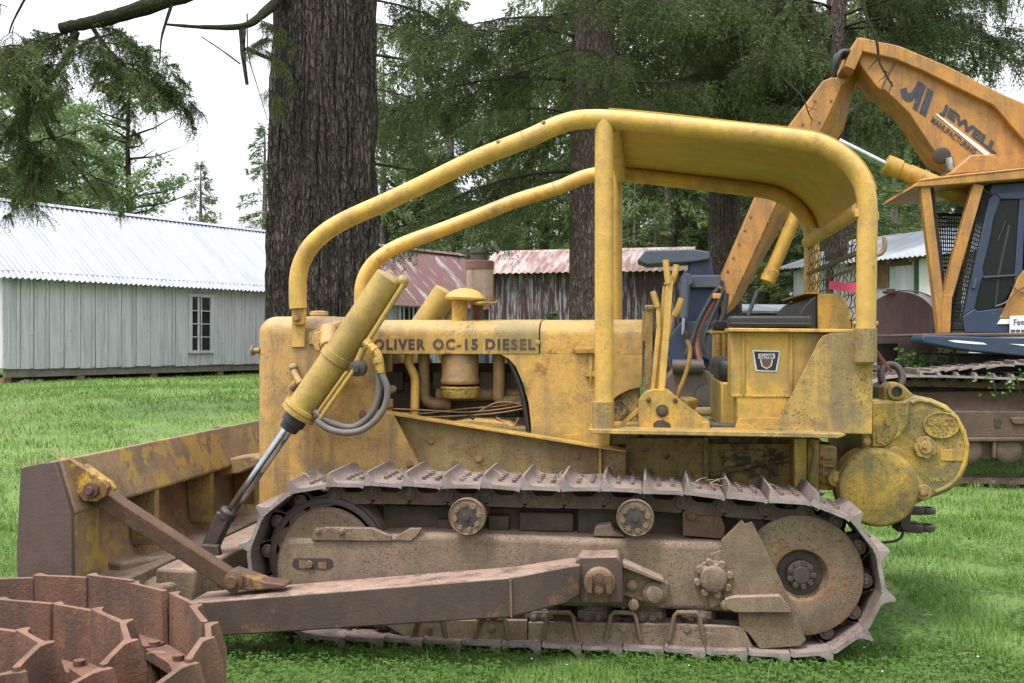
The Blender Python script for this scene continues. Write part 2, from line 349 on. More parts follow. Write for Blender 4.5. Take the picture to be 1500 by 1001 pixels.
def bark(name, a, b_, moss=.0, sc=1.0):
    """braided bark: long cells, warped, grey plates over darker inner bark"""
    m, nt, b = newmat(name); v = coords(nt, (6*sc, 6*sc, 1.5*sc)); v2 = coords(nt)
    wn = nd(nt, 'ShaderNodeTexNoise'); wn.inputs['Scale'].default_value = 1.6; wn.inputs['Detail'].default_value = 5; L(nt, v, wn.inputs['Vector'])
    wa = nd(nt, 'ShaderNodeVectorMath', _operation='SCALE'); wa.inputs['Scale'].default_value = .9; L(nt, wn.outputs['Color'], wa.inputs[0])
    ad = nd(nt, 'ShaderNodeVectorMath', _operation='ADD'); L(nt, v, ad.inputs[0]); L(nt, wa.outputs[0], ad.inputs[1])
    vo = nd(nt, 'ShaderNodeTexVoronoi', _feature='DISTANCE_TO_EDGE'); vo.inputs['Scale'].default_value = 3.3; L(nt, ad.outputs[0], vo.inputs['Vector'])
    mr = nd(nt, 'ShaderNodeMapRange'); mr.inputs['From Max'].default_value = .22; L(nt, vo.outputs['Distance'], mr.inputs['Value'])
    col = mixc(nt, noise_f(nt, v, 3, .38, .62, 1, 8, .7), a, b_)
    col = mixc(nt, mul(nt, mr.outputs['Result'], .45), col, tuple(min(1, x * 1.35 + .006) for x in b_))
    col = mixc(nt, noise_f(nt, v2, 1.1, .45, .62, .5, 5), col, a)
    if moss: col = mixc(nt, noise_f(nt, v2, 2.3, .5, .62, moss, 8, .7), col, (.06, .075, .03))
    L(nt, col, b.inputs['Base Color']); b.inputs['Roughness'].default_value = .95
    b.inputs['Specular IOR Level'].default_value = .15
    bp = nd(nt, 'ShaderNodeBump'); bp.inputs['Strength'].default_value = 1; bp.inputs['Distance'].default_value = .05; L(nt, mr.outputs['Result'], bp.inputs['Height'])
    n2 = nd(nt, 'ShaderNodeTexNoise'); n2.inputs['Scale'].default_value = 9; n2.inputs['Detail'].default_value = 6; L(nt, v, n2.inputs['Vector'])
    b2 = nd(nt, 'ShaderNodeBump'); b2.inputs['Strength'].default_value = .6; b2.inputs['Distance'].default_value = .02; L(nt, n2.outputs['Fac'], b2.inputs['Height']); L(nt, bp.outputs['Normal'], b2.inputs['Normal']); L(nt, b2.outputs['Normal'], b.inputs['Normal'])
    return m
M['edge'] = worn('bare_worn_steel', (.36, .31, .30), (.28, .23, .22), (.15, .115, .10), (.12, .07, .05), k_dirt=.5, k_speck=.4, rough=.42, metal=.35)
M['bark'] = bark('fir_bark', (.050, .040, .036), (.105, .086, .077), .15)
M['bark2'] = bark('brown_fir_bark', (.10, .074, .065), (.20, .152, .135), .25)
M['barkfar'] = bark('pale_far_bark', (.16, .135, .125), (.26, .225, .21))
M['mossbranch'] = bark('mossy_limb', (.035, .033, .022), (.055, .058, .025), .6, 3)
M['twig'] = bark('dead_twig', (.06, .05, .042), (.11, .10, .085), .3, 5)
# ================================================================== the bulldozer
YC = 6.2                                              # its centre line
ctr = P(800, 500, YC)
DOZ = empty('bulldozer', (ctr.x, YC, 0), 'weathered yellow crawler bulldozer with pipe canopy and muddy front blade parked on grass', 'bulldozer')
def part(name, mb, mat, bevel=0, parent=None, **k): return obj(name, mb, mat, parent or DOZ, bevel=bevel, **k)
def X(u, Y): return P(u, 500, Y).x
def Z(v, u, Y): return P(u, v, Y).z

# ---- nose, hood, cowl
def hoodprof(y0, z0, z1, ztop, r, n=7, inset=.0):
    """closed YZ section, rounded shoulders, symmetric about YC"""
    pts = [(y0, z0), (y0, z1)]
    for i in range(1, n + 1):
        a = PI / 2 * i / n
        pts.append((y0 + r * (1 - math.cos(a)), z1 + (ztop - .012 - z1) * math.sin(a)))
    pts.append((y0 + (YC - y0) * .6, ztop - .003)); pts.append((YC, ztop))
    return pts + [(2*YC - y, z) for y, z in reversed(pts[:-1])]
YH = 5.76
zband = Z(519, 640, YH); ztop = Z(468.5, 640, 5.9) + .004
hp = hoodprof(YH, zband, Z(492, 640, YH), ztop, .13)
xA, xB, xCw = X(498, YH), X(789.5, YH), X(941, YH)
part('hood', MB().extx(hp, xA, xB), M['hood'], .004)
c = MB().extx([(y + (.003 if y < YC else -.003), z - (.002 if z > zband + .02 else 0)) for y, z in hp], xB + .006, xCw)
part('cowl', c, M['hood'], .004)
# the lip of the hood band and the seam rivets
bolts(DOZ, ((716, 514), (840, 514)), YH, .007, .006, M['nose'], False)
part('hood_catch', MB().lathe(P(788, 502, YH) + Vector((0, .004, 0)), (0, -1, 0), [(0, .016), (.012, .014), (.016, .008)], 12), M['nose'])
# nose (radiator shell)
NX0, NX1 = X(376, 5.66), X(506, 5.62)
zn0, zn1 = Z(790, 400, 5.62), Z(467, 420, 5.75) + .012
part('radiator_shell', MB().box(NX0, NX1, 5.615, 2*YC - 5.615, zn0, zn1), M['nose'], .105, seg=6)
part('radiator_cap', MB().lathe((X(486, YC), 5.95, zn1 - .01), (0, 0, 1), [(0, .05), (.02, .05), (.024, .058), (.045, .056), (.05, .03)], 24), M['nose'])
g = MB()
for i in range(13):
    y = 5.78 + i * .07
    g.box(NX0 - .012, NX0 + .004, y, y + .03, zn0 + .1, zn1 - .14)
part('radiator_grille', g, M['plate'], .003)
g = MB().cyl((NX0 + .02, 5.66, Z(514, 376, 5.66)), (NX0 - .035, 5.66, Z(514, 376, 5.66)), .018, seg=10); g.cyl((NX0 - .02, 5.66, Z(514, 376, 5.66)), (NX0 - .028, 5.66, Z(514, 376, 5.66)), .03, seg=12)
part('tow_pin', g, M['brownpipe'])
# side plates of the nose, proud of the shell by a centimetre
sp = MB().pext([(423, 505), (428, 482), (500, 478), (530, 498), (549, 524), (552, 600), (576, 608), (619, 690), (619, 740), (423, 740)], 5.600, .013)
part('nose_side_plate', sp, M['nose'], .003)
part('nose_side_plate', sp.mirror(YC), M['nose'], .003)
# curved collar where hood meets nose
m = MB(); pts = []
for y, z in hoodprof(5.64, 1.50, Z(490, 500, 5.62), zn1 + .01, .15): pts.append((X(500, 5.64) + .002 * random.random(), y, z))
m.tube(pts, .012, 6); part('shell_rim', m, M['nose'])
# ---- side panel with the big cut-out
sp = MB().pext([(790, 519), (732, 519), (745, 526), (755, 537), (766, 562), (774, 590), (778, 626), (778, 638), (850, 650), (893, 657), (895, 620), (896, 588), (905, 580), (921, 572), (941, 567), (941, 519)], YH + .004, .014)
part('side_panel', sp, M['hood'], .004); part('side_panel', sp.mirror(YC), M['hood'], .004)
m = MB().pbox(862, 868, 519, 548, YH - .012, .014); m.pbox(857, 873, 544, 552, YH - .018, .018); m.tube([P(865, 540, YH - .016), P(866, 556, YH - .022), P(864.5, 566, YH - .012)], .006, 8); m.pbox(842, 874, 511.5, 517.5, YH - .03, .034)
part('panel_latch', m, M['panel'], .002)
# ---- body under the cowl and the engine
m = MB().box(X(800, YH), X(936, YH), YH + .03, 2*YC - YH - .03, 1.0, zband - .003)
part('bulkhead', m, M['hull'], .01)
# engine, smaller than the hood so that one can see past it
m = MB().pbox(556, 772, 560, 652, 6.02, .40); m.pbox(575, 770, 534, 562, 6.06, .32)
for i in range(6): m.pbox(566 + i*34, 590 + i*34, 545, 572, 5.985, .05)
m.pbox(560, 770, 612, 640, 5.93, .1)
for i in range(9): m.bolt(568 + i*24, 604, 6.018, .014, .02)
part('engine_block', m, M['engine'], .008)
m = MB()
m.tube(smooth_path([P(600, 518, 5.87), P(599, 532, 5.87), P(607, 552, 5.87), P(608, 575, 5.87), P(607, 616, 5.87)], 5), .0265, 14)
part('coolant_pipe', m, M['canopy'])
m = MB().tube(smooth_path([P(621, 514, 5.93), P(621, 560, 5.93), P(623, 583, 5.94), P(634, 591, 5.96), P(660, 593, 5.98)], 5), .036, 16)
part('intake_pipe', m, M['brownpipe'])
m = MB().tube(smooth_path([P(731, 512, 5.90), P(731, 560, 5.90), P(731, 584, 5.91), P(742, 588, 5.93), P(765, 586, 5.95)], 5), .037, 16)
m.tube([P(640, 578, 5.99), P(770, 578, 5.99)], .04, 14)
part('exhaust_manifold', m, M['brownpipe'])
ac = MB().lathe(P(674, 515, 5.88), (0, 0, -1), [(0, .105), (.02, .112), (.16, .112), (.165, .116), (.178, .118), (.19, .116), (.195, .112)], 36)
AC = part('air_cleaner', ac, M['brownpipe'])
cup = MB().lathe(P(674, 566, 5.88), (0, 0, -1), [(0, .112), (.004, .118), (.012, .118), (.016, .114), (.055, .113), (.068, .105), (.072, .05)], 36)
part('oil_cup', cup, M['winch'], parent=AC)
m = MB()
for v0, v1, Yb in ((599, 601, 5.84), (609, 606, 5.84), (604, 596, 5.86)):
    m.tube(smooth_path([P(572, v0, Yb), P(620, v0 + 2, Yb), P(680, v1 + 3, Yb), P(730, v1 - 1, Yb), P(772, v1 - 8, Yb)], 6), .0045, 8)
m.tube(smooth_path([P(700, 604, 5.85), P(728, 590, 5.85), P(760, 592, 5.85), P(775, 604, 5.85)], 6), .005, 8)
part('fuel_line', m, M['brownpipe'])
m = MB().tube(smooth_path([P(744, 522, 5.80), P(760, 560, 5.80), P(768, 590, 5.80), P(774, 630, 5.80)], 6), .016, 10)
m.tube(smooth_path([P(688, 607, 5.83), P(700, 628, 5.84), P(690, 645, 5.85)], 5), .012, 8)
part('hose', m, M['hosedark'])
part('crankcase_cover', MB().pext([(640, 640), (660, 618), (690, 612), (745, 617), (770, 632), (770, 642)], 5.82, .12), M['panel'], .02)
m = MB(); m.lathe(P(570, 585, 5.83), (0, 0, -1), [(0, .026), (.05, .026), (.052, .018), (.1, .018), (.102, .03), (.15, .03)], 12)
part('fuel_pump', m, M['brownpipe'], .01)
for pts in (((727, 612), (752, 628), (760, 612)), ((735, 640), (752, 626), (765, 634))):
    part('linkage_rod', MB().tube([P(a, b, 5.83) for a, b in pts], .008, 6), M['brownpipe'])
# ---- frame plate below, with its flange and stain-free stiffeners
fp = MB().pext([(576, 608), (778, 641), (880, 657), (917, 662), (917, 728), (619, 728), (619, 690)], 5.70, .025)
part('frame_plate', fp, M['plate'], .003); part('frame_plate', fp.mirror(YC), M['plate'], .003)
m = MB()
fl = [P(a, b, 5.66) for a, b in ((563, 604), (640, 616.5), (778, 638.5), (880, 655), (917, 660.5))]
m.ext([(p.x, p.z + .008) for p in fl] + [(p.x, p.z - .006) for p in reversed(fl)], 5.615, 5.72)
m.pext([(573, 607), (577, 607), (620, 688), (616, 690)], 5.69, .02)
m.pext([(877, 656), (881, 656.5), (881, 720), (877, 720)], 5.675, .026)
part('frame_flange', m, M['panel'], .002)
bolts(DOZ, ((600, 679), (532, 607), (575, 570)), 5.60, .017, .018, M['brownpipe']); bolts(DOZ, ((667, 680), (632, 646), (702, 672), (845, 668)), 5.70, .017, .018, M['brownpipe'])
# ---- hull (transmission and final drive cases)
m = MB().box(X(560, 5.78), X(905, 5.78), 5.80, 6.6, .55, 1.10)
m.box(X(905, 5.8), X(1180, 5.8), 5.83, 6.57, .50, 1.075)
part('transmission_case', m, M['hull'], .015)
m = MB().pext([(917, 642), (1036, 642), (1036, 728), (917, 728)], 5.76, .03)
m.pext([(1036, 650), (1165, 650), (1165, 720), (1036, 728)], 5.79, .03)
m.pbox(1031, 1038, 641, 722, 5.735, .05); m.tube([P(1040, 697, 5.77), P(1100, 682, 5.77), P(1162, 672, 5.77)], .016, 8)
m.pbox(1060, 1120, 660, 684, 5.775, .02)
bolts(DOZ, ((945, 660), (975, 668), (1016, 664), (950, 690), (1010, 694)), 5.76, .016, .014, M['hull'])
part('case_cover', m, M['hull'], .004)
m = MB().pbox(1163, 1182, 642, 716, 5.62, .25); m.pbox(1182, 1200, 645, 722, 5.66, .25); m.pbox(1200, 1226, 655, 718, 5.70, .3)
m.tube(smooth_path([P(1187, 645, 5.63), P(1195, 660, 5.61), P(1190, 690, 5.61), P(1187, 710, 5.63)], 4), .018, 8)
for v in (668, 680, 692, 704): m.pbox(1204, 1222, v, v+6, 5.685, .02)
part('final_drive_case', m, M['winch'], .012)

# ---- lettering on the hood
def text_mesh(name, body, p0, right, up, mat, parent, depth=.002, bold=.0, spacing=1.0, out=(0,-1,0), shear=0.0):
    cu = bpy.data.curves.new(name, 'FONT'); cu.body = body; cu.offset = bold; cu.space_character = spacing; cu.shear = shear; cu.extrude = .05; cu.resolution_u = 3
    to = bpy.data.objects.new(name, cu); COL.objects.link(to)
    dg = bpy.context.evaluated_depsgraph_get(); dg.update()
    me = bpy.data.meshes.new_from_object(to.evaluated_get(dg)); bpy.data.objects.remove(to); me.name = name
    n = len(me.vertices); co = np.empty(n*3, dtype=np.float32); me.vertices.foreach_get('co', co); co = co.reshape(-1, 3)
    lo = co.min(0); hi = co.max(0); q = (co - lo) / np.maximum(hi - lo, 1e-6)
    org = Vector(p0) - WO[parent.name]; out = Vector(out).normalized()
    V = np.array(org)[None] + q[:, :1]*np.array(right)[None] + q[:, 1:2]*np.array(up)[None] + q[:, 2:3]*depth*np.array(out)[None]
    me.vertices.foreach_set('co', V.astype(np.float32).ravel()); me.update(); me.materials.clear(); me.materials.append(mat)
    o = bpy.data.objects.new(name, me); COL.objects.link(o); o.parent = parent; WO[o.name] = WO[parent.name]; return o
YT = YH - .0015
for word, u0, u1 in (('OLIVER', 547.5, 623), ('OC-15', 634, 700), ('DIESEL', 711, 784)):
    a = P(u0, 513, YT); b = P(u1, 513, YT); t = P(u0, 496.5, YT)
    text_mesh('lettering', word, a, b - a, t - a, M['letter'], DOZ, .002, .042, 1.25)

# ---- muffler, pre-cleaner
mu = MB().lathe(P(703, 447, 6.15), (0, 0, 1), [(0, .02), (0, .080), (.012, .084), (.235, .084), (.236, .088), (.262, .088), (.268, .080), (.274, .05)], 32)
MU = part('muffler', mu, M['muffler'])
part('muffler_band', MB().lathe(P(703, 390, 6.15), (0, 0, 1), [(-.022, .0855), (-.02, .0895), (.028, .0895), (.032, .082)], 32), M['mufrust'], parent=MU)
part('exhaust_stub', MB().cyl(P(699, 475, 6.15), P(699, 440, 6.15), .040, seg=20), M['mufrust'], parent=MU)
part('exhaust_outlet', MB().lathe(P(702, 385, 6.15), (0, 0, 1), [(0, .052), (.055, .052), (.058, .060), (.078, .060), (.079, .045), (.03, .043)], 28), M['darksteel'], parent=MU)
fl_ = MB(); p = P(716, 366, 6.15)
fl_.lathe(P(726, 362, 6.15), (.80, -.15, .35), [(-.006, .045), (.004, .045)], 20)
fl_.tube(smooth_path([p + Vector((-.01, 0, -.02)), p + Vector((.03, -.01, -.02)), p + Vector((.045, -.01, .0)), p + Vector((.04, -.01, .02))], 4), .006, 6)
part('rain_flap', fl_, M['darksteel'], parent=MU)
pc = MB().lathe(P(673.5, 488, 5.98), (0, 0, 1), [(0, .054), (.03, .054), (.033, .048), (.2, .048)], 24)
pc.lathe(P(673.5, 480, 5.98), (0, 0, 1), [(0, .052), (.012, .0545), (.02, .052)], 24)
PC = part('air_intake_stack', pc, M['panel'])
part('mushroom_cap', MB().lathe(P(682, 441, 5.98), (.06, 0, 1), [(0, .08), (.006, .126), (.018, .128), (.04, .110), (.062, .078), (.074, .04), (.077, .005)], 36), M['chip'], parent=PC)
m = MB().lathe(P(706, 442, 5.94), (.05, 0, -1), [(0, .05), (.012, .052), (.022, .03)], 20); m.tube([P(718, 444, 5.94), P(727, 443, 5.9), P(729, 440, 5.9)], .005, 6)
part('cap_clamp', m, M['panel'], parent=PC)

# ---- canopy of bent pipe
YN = 5.32
rp = 14.0 * S(885, YN)
def strutY(u): return YN + (5.555 - YN) * max(0, min(1, (780 - u) / 340))
main_px = [(437, 452), (436, 430), (437, 405), (442, 385), (453, 364), (469, 347), (490, 331.5), (520, 316), (560, 298.5), (620, 270.5), (700, 232), (770, 204.5), (800, 191), (822, 182), (845, 176), (868, 174.5), (890, 175), (930, 178), (1000, 185.5), (1100, 196.5), (1160, 203.5), (1190, 208.5), (1212, 216.5), (1232, 229), (1249, 245), (1261, 263), (1268, 283), (1270.5, 310), (1270, 360), (1269, 430), (1268, 484)]
path = smooth_path([P(u, v, strutY(u)) for u, v in main_px], 4)
def canopy_side(mir):
    f = (lambda q: q.mirror(YC)) if mir else (lambda q: q)
    mb = MB().tube(path, rp, 20)
    part('canopy_rail', f(mb), M['canopy'])
    e = MB(); pe = [P(437, 456, 5.555), P(436.5, 440, 5.555)]
    e.pext([(426.5, 444), (446, 444), (447, 462), (445, 476), (428, 476), (427, 462)], 5.553, .034)
    part('rail_foot', f(e), M['canopy'], .006)
    b = MB().pext([(427, 468), (446.5, 468), (446.5, 509), (427, 509)], 5.588, .014); b.bolt(435, 466, 5.553, .02, .026)
    part('rail_bracket', f(b), M['nose'], .003)
    b = MB(); b.cyl(P(885, 632, YN), P(885, 172, YN), rp * .98, seg=24)
    po = part('front_post', f(b), M['canopy'])
    b = MB().cyl(P(883.5, 629, YN), P(883.5, 588, YN), rp * 1.16, seg=24)
    part('post_socket', f(b), M['gusset'], .003)
    b = MB().cyl(P(1267.5, 531, YN), P(1267.5, 481, YN), rp * 1.12, seg=24); b.lathe(P(1266, 531, YN), (0, 0, -1), [(0, rp * 1.0), (.008, rp * .95)], 20)
    part('post_socket', f(b), M['gusset'], .003)
    for u, v in ((1254, 504), (1282, 474), (1254, 474)): part('bolt', f(MB().cyl(P(u, v, YN), P(u + (4 if u > 1260 else -4), v, YN), .012, seg=8)), M['gusset'])
    for u, v in ((735, 217), (801, 189), (768, 205)):
        b = MB(); q = P(u, v, strutY(u)); nrm = Vector((-.25, -.75, .5)).normalized()
        if u == 768:
            t = (P(780, 200.3, YN) - P(758, 209, YN)).normalized(); b.tube([q - t*.0035, q + t*.0035], rp * 1.012, 20); part('weld_seam', f(b), M['brownpipe'])
        else: b.lathe(q + nrm * rp * .93, nrm, [(0, .011), (.008, .011), (.012, .006)], 10); part('bolt', f(b), M['brownpipe'])
canopy_side(False); canopy_side(True)
# cross tubes: front of the roof and above the rear screen
m = MB().tube([P(893, 180, YN) + Vector((.012, .03, -.01)), Vector((P(893, 180, YN).x + .012, 2*YC - YN - .03, P(893, 180, YN).z - .01))], rp * .8, 16)
part('front_crossbar', m, M['canopy'])
pr = P(1262, 306, YN)
m = MB().tube([Vector((pr.x, YN + .02, pr.z)), Vector((pr.x, 2*YC - YN - .02, pr.z))], rp * .82, 18)
part('rear_crossbar', m, M['canopy'])
# roof sheet laid over the rails
m = MB(); sec = smooth_path([P(u, v, YN) for u, v in main_px[16:27]], 5)
top = []; 
for i, p in enumerate(sec):
    a = sec[max(0, i-1)]; b = sec[min(len(sec)-1, i+1)]; t = (b - a).normalized(); n = Vector((-t.z, 0, t.x)); n = n if n.z >= 0 or n.x > 0 else -n
    top.append((p, n))
for ys in range(2):
    pass
NS = len(top); NYS = 13; vs = []
for k in range(2):
    for i, (p, n) in enumerate(top):
        for j in range(NYS):
            y = YN - .012 + (2*YC - 2*YN + .024) * j / (NYS - 1)
            sag = .012 * math.sin(PI * j / (NYS - 1)) * (1 if k == 0 else 1)
            q = p + n * (rp * .99 + .007 * k) - Vector((0, 0, sag)) + n * .004 * mn.noise(Vector((p.x * 3, y * 3, 0)))
            vs.append((q.x, y, q.z))
fs = []
for k in range(2):
    o_ = k * NS * NYS
    for i in range(NS-1):
        for j in range(NYS-1):
            f4 = (o_+i*NYS+j, o_+i*NYS+j+1, o_+(i+1)*NYS+j+1, o_+(i+1)*NYS+j); fs.append(f4 if k else f4[::-1])
o_ = NS * NYS
for i in range(NS-1):
    for j in (0, NYS-1): fs.append((i*NYS+j, (i+1)*NYS+j, o_+(i+1)*NYS+j, o_+i*NYS+j))
for j in range(NYS-1):
    for i in (0, NS-1): fs.append((i*NYS+j, i*NYS+j+1, o_+i*NYS+j+1, o_+i*NYS+j))
m.add(vs, fs); part('roof_sheet', m, M['sheet'])
# woven wire screen under the rear crossbar
m = MB(); xw = pr.x + .005; z1 = pr.z - rp*.5; z0 = Z(486, 1262, YN)
wy0, wy1 = YN + .06, 2*YC - YN - .06; pitch = .105
ny = int((wy1 - wy0) / pitch); nz = int((z1 - z0) / .062)
for i in range(ny + 1):
    y = wy0 + (wy1 - wy0) * i / ny
    m.tube([Vector((xw + .005 * (1 if (j + i) % 2 else -1), y + .022 * (1 if (j % 4) in (0, 1) else -1), z0 + (z1 - z0) * j / (nz*2))) for j in range(nz*2 + 1)], .0038, 5, False)
for j in range(nz + 1):
    z = z0 + (z1 - z0) * j / nz
    m.tube([Vector((xw + .005 * (1 if (i + j) % 2 else -1), wy0 + (wy1 - wy0) * i / ny, z + .006 * (1 if i % 2 else -1))) for i in range(ny + 1)], .0038, 5, False)
part('rear_screen', m, M['wire'])
zz = Z(377, 1258, YN); m = MB()
m.bar((xw - .012, YN + .04, zz + .03), (xw - .012, 2*YC - YN - .04, zz + .03), .012, .022); part('screen_strap', m, M['wire']); m = MB()
m.bar((xw - .012, YN + .04, zz - .05), (xw - .012, YN + .75, zz - .05), .008, .016)
part('screen_strap', m, M['wire'])
hk = [P(1272, 373, YN - .01), P(1282, 374, YN - .01), P(1291, 371, YN - .01), P(1296, 362, YN - .01), P(1295.5, 350, YN - .01), P(1293.5, 345, YN - .01)]
part('hook', MB().tube(smooth_path(hk, 4), [.012]*16 + [.011, .010, .008, .006, .004], 10), M['brownpipe'])
for u, v in ((1284, 317), (1257, 312)): part('screen_clip', MB().pbox(u - 4, u + 4, v - 6, v + 6, YN - .02, .04), M['canopy'], .003)

# ---- platform, seat box, gusset
plat = [(861, 628.5), (1243, 637), (1240, 643), (1226, 644.5), (869, 635.5)]
YP = 5.225
def platform(mir):
    z = lambda u, v: Z(v, u, YP)
    x0, x1 = X(861, YP), X(1240, YP)
    prof = [(x0, z(861, 629)), (x0 + .02, z(861, 635.5)), (x1 - .04, z(1240, 642.5)), (x1, z(1240, 638)), (x1 - .01, z(1240, 635.5))]
    if mir: prof = [(X(1040, YP), z(1040, 632.5)), (X(1040, YP), z(1040, 638.5))] + prof[2:]
    mb = MB().ext(prof, YP, 5.80)
    part('fender', mb.mirror(YC) if mir else mb, M['gusset'], .004)
platform(False); platform(True)
zf = Z(640, 1000, YP) - .012
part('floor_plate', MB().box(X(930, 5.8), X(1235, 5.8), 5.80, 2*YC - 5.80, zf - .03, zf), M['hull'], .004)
part('far_post_pad', MB().box(X(875, YN) - .06, X(875, YN) + .14, 2*YC - 5.80, 2*YC - 5.24, zf - .02, zf + .012), M['gusset'], .004)
YA = 5.42
def armbox(mir):
    f = (lambda q: q.mirror(YC)) if mir else (lambda q: q)
    b = MB().pext([(1070, 486), (1252, 488), (1252, 629), (1080, 628), (1079, 583), (1070, 581)], YA, .20)
    ab = part('seat_box', f(b), M['panel'], .006)
    for q in (MB().tube([P(1089, 487, YA), P(1089, 580, YA)], .012, 8, True), MB().tube([P(1159, 487, YA), P(1159, 580, YA)], .012, 8), MB().pbox(1072, 1160, 579, 581.5, YA - .006, .01)): part('rib', f(q), M['panel'], .002, parent=ab)
    part('foot_plate', f(MB().pext([(1076, 629), (1082, 613), (1160, 611), (1160, 629)], YA - .012, .014)), M['panel'], .002, parent=ab)
    b = MB().pext([(1068, 480.5), (1254, 482.5), (1254, 487.5), (1068, 486)], YA - .06, .31)
    part('armrest_shelf', f(b), M['canopy'], .004)
    b = MB().pbox(1069, 1190, 462, 480, YA - .025, .22)
    ar = part('armrest', f(b), M['black'], .016, seg=4)
    b = MB().tube([P(1071, 474, YA - .026), P(1188, 475, YA - .026)], .004, 6); part('piping', f(b), M['black'], parent=ar)
    b = MB().pext([(1219, 488), (1262, 487), (1279, 494), (1279, 532), (1277.5, 636), (1132, 634), (1199, 501), (1206, 492)], YN + .035, .016)
    part('gusset_plate', f(b), M['gusset'], .003)
armbox(False); armbox(True)
SY0, SY1 = 5.70, 2*YC - 5.70
xs0 = X(1050, 5.9); xs1 = X(1160, 5.7)
part('seat_base', MB().box(xs0 + .01, xs1 + .2, SY0, SY1, zf, Z(559, 1060, 5.8)), M['olive'], .012)
part('seat_cushion', MB().box(xs0, xs1 + .05, SY0 + .01, SY1 - .01, Z(559, 1060, 5.8) + .002, Z(525, 1060, 5.8)), M['black'], .045, seg=5)
bk = MB().pext([(1166, 500), (1167, 474), (1171, 459), (1178, 447), (1187, 438), (1197, 432), (1197, 500)], 5.66, 1.08)
part('backrest', bk, M['black'], .012, seg=3)
bk = MB().pext([(1198.5, 500), (1198, 430), (1230, 430), (1238, 436), (1244, 450), (1253, 483), (1253, 500)], 5.645, 1.11)
part('backrest_shell', bk, M['panel'], .015, seg=3)
part('shell_lip', MB().pbox(1180, 1200, 428, 431, 5.66, 1.0), M['panel'], .003)
for u in (1052, 1061): part('seat_support', MB().tube([P(u, 560, 6.7), P(u, 490, 6.7)], .018, 10), M['canopy'])
# badge on the seat box
bg = MB().pext([(1102, 513), (1143.5, 514), (1138, 545), (1107, 544)], YA - .004, .006); BG = part('badge', bg, M['cream'], .001)
part('badge_field', MB().pext([(1104.5, 515), (1141, 516), (1136, 543), (1109, 542)], YA - .0055, .003), M['navy'], parent=BG)
part('badge_shield', MB().pext([(1113, 518.5), (1132, 519), (1131.5, 531), (1130, 537), (1123, 541), (1116, 537), (1114, 531)], YA - .007, .003), M['cream'], parent=BG)
part('badge_shield_core', MB().pext([(1115, 525.5), (1130.5, 525.5), (1130, 531), (1128.5, 536), (1123, 539), (1117.5, 536), (1116, 531)], YA - .0085, .003), M['maroon'], parent=BG)
part('badge_band', MB().pbox(1111, 1135, 518.5, 525.5, YA - .0075, .003), M['cream'], parent=BG)
a = P(1112.5, 524.8, YA - .009); b = P(1133.5, 524.8, YA - .009); t = P(1112.5, 519.3, YA - .009)
text_mesh('badge_lettering', 'OLIVER', a, b - a, t - a, M['navy'], DOZ, .001, .02, 1.1)

# ---- control tower and levers
YL = 5.40
m = MB().pext([(935, 629), (935, 587), (946, 574), (958, 570), (978, 571), (989, 580), (1039, 619), (1039, 630.5)], YL, .02)
m.pext([(937, 629), (937, 588), (948, 575), (976, 573), (988, 582), (1037, 620), (1037, 629)], YL + .18, .02)
m.pext([(946, 574), (958, 570), (978, 571), (989, 580), (985, 583), (976, 576), (958, 575), (949, 578)], YL + .02, .16)
m.pext([(935, 587), (946, 574), (949, 578), (939, 590), (939, 628), (935, 628)], YL + .021, .158)
m.pbox(1028, 1040, 618, 630.5, YL - .015, .23)
CTW = part('control_tower', m, M['panel'], .004)
part('pivot_bolt', MB().lathe(P(970, 602, YL), (0, -1, 0), [(-.002, .034), (.006, .034), (.008, .022), (.03, .021), (.032, .012)], 16), M['engine'], parent=CTW)
for u, v in ((950, 586), (989, 587)): part('bolt', MB().lathe(P(u, v, YL), (0, -1, 0), [(-.002, .014), (.014, .013), (.018, .008)], 12), M['engine'], parent=CTW)
m = MB().pext([(957, 627), (957, 620), (963, 616), (972, 616), (982, 621), (982, 627)], YL - .003, .006); part('slot_opening', m, M['darksteel'], parent=CTW)
part('tower_brace', MB().bar(P(904, 628, YL + .05), P(938, 598, YL + .05), .03, .022), M['panel'], .002)
part('floor_pedal', MB().bar(P(1002, 588, YL + .28), P(1014, 593, YL + .24), .10, .06), M['panel'], .01)
part('pedal_shaft', MB().tube([P(1040, 623, 5.5), P(1077, 626, 5.5)], .02, 10), M['darksteel'])
def lever(a, b, c=None, w=.02, grip=None):
    mb = MB(); pts = [a, b] + ([c] if c else [])
    for i in range(len(pts)-1): mb.bar(pts[i], pts[i+1], .012, w, up=(1, 0, .2))
    lv = part('control_lever', mb, M['canopy'], .003)
    if grip:
        part('grip', MB().tube(smooth_path(grip, 4), .0175, 10), M['canopy'], parent=lv)
    return lv
lever(P(969, 571, 5.44), P(975, 500, 5.44), P(981, 414, 5.44), .036, [P(979, 416, 5.44), P(977, 400, 5.44), P(975, 381, 5.44)])
lever(P(961, 571, 5.50), P(967, 500, 5.50), P(975, 420, 5.50), .030, [P(984, 415, 5.5), P(989, 400, 5.5), P(991, 388, 5.5)])
lever(P(956, 572, 5.47), P(965, 480, 5.47), P(964, 450, 5.47), .024, [P(963, 450, 5.47), P(960, 440, 5.47), P(956, 427, 5.47)])
lever(P(966, 571, 5.54), P(983, 465, 5.54), P(990, 462, 5.54), .018, [P(987, 463, 5.54), P(993, 452, 5.54), P(998, 437, 5.54)])
m = MB(); m.bar(P(950, 574, 5.62), P(951, 452, 5.62), .03, .04, up=(1, 0, 0)); m.lathe(P(951, 455, 5.62), (0, 0, 1), [(0, .026), (.02, .03), (.03, .022)], 14)
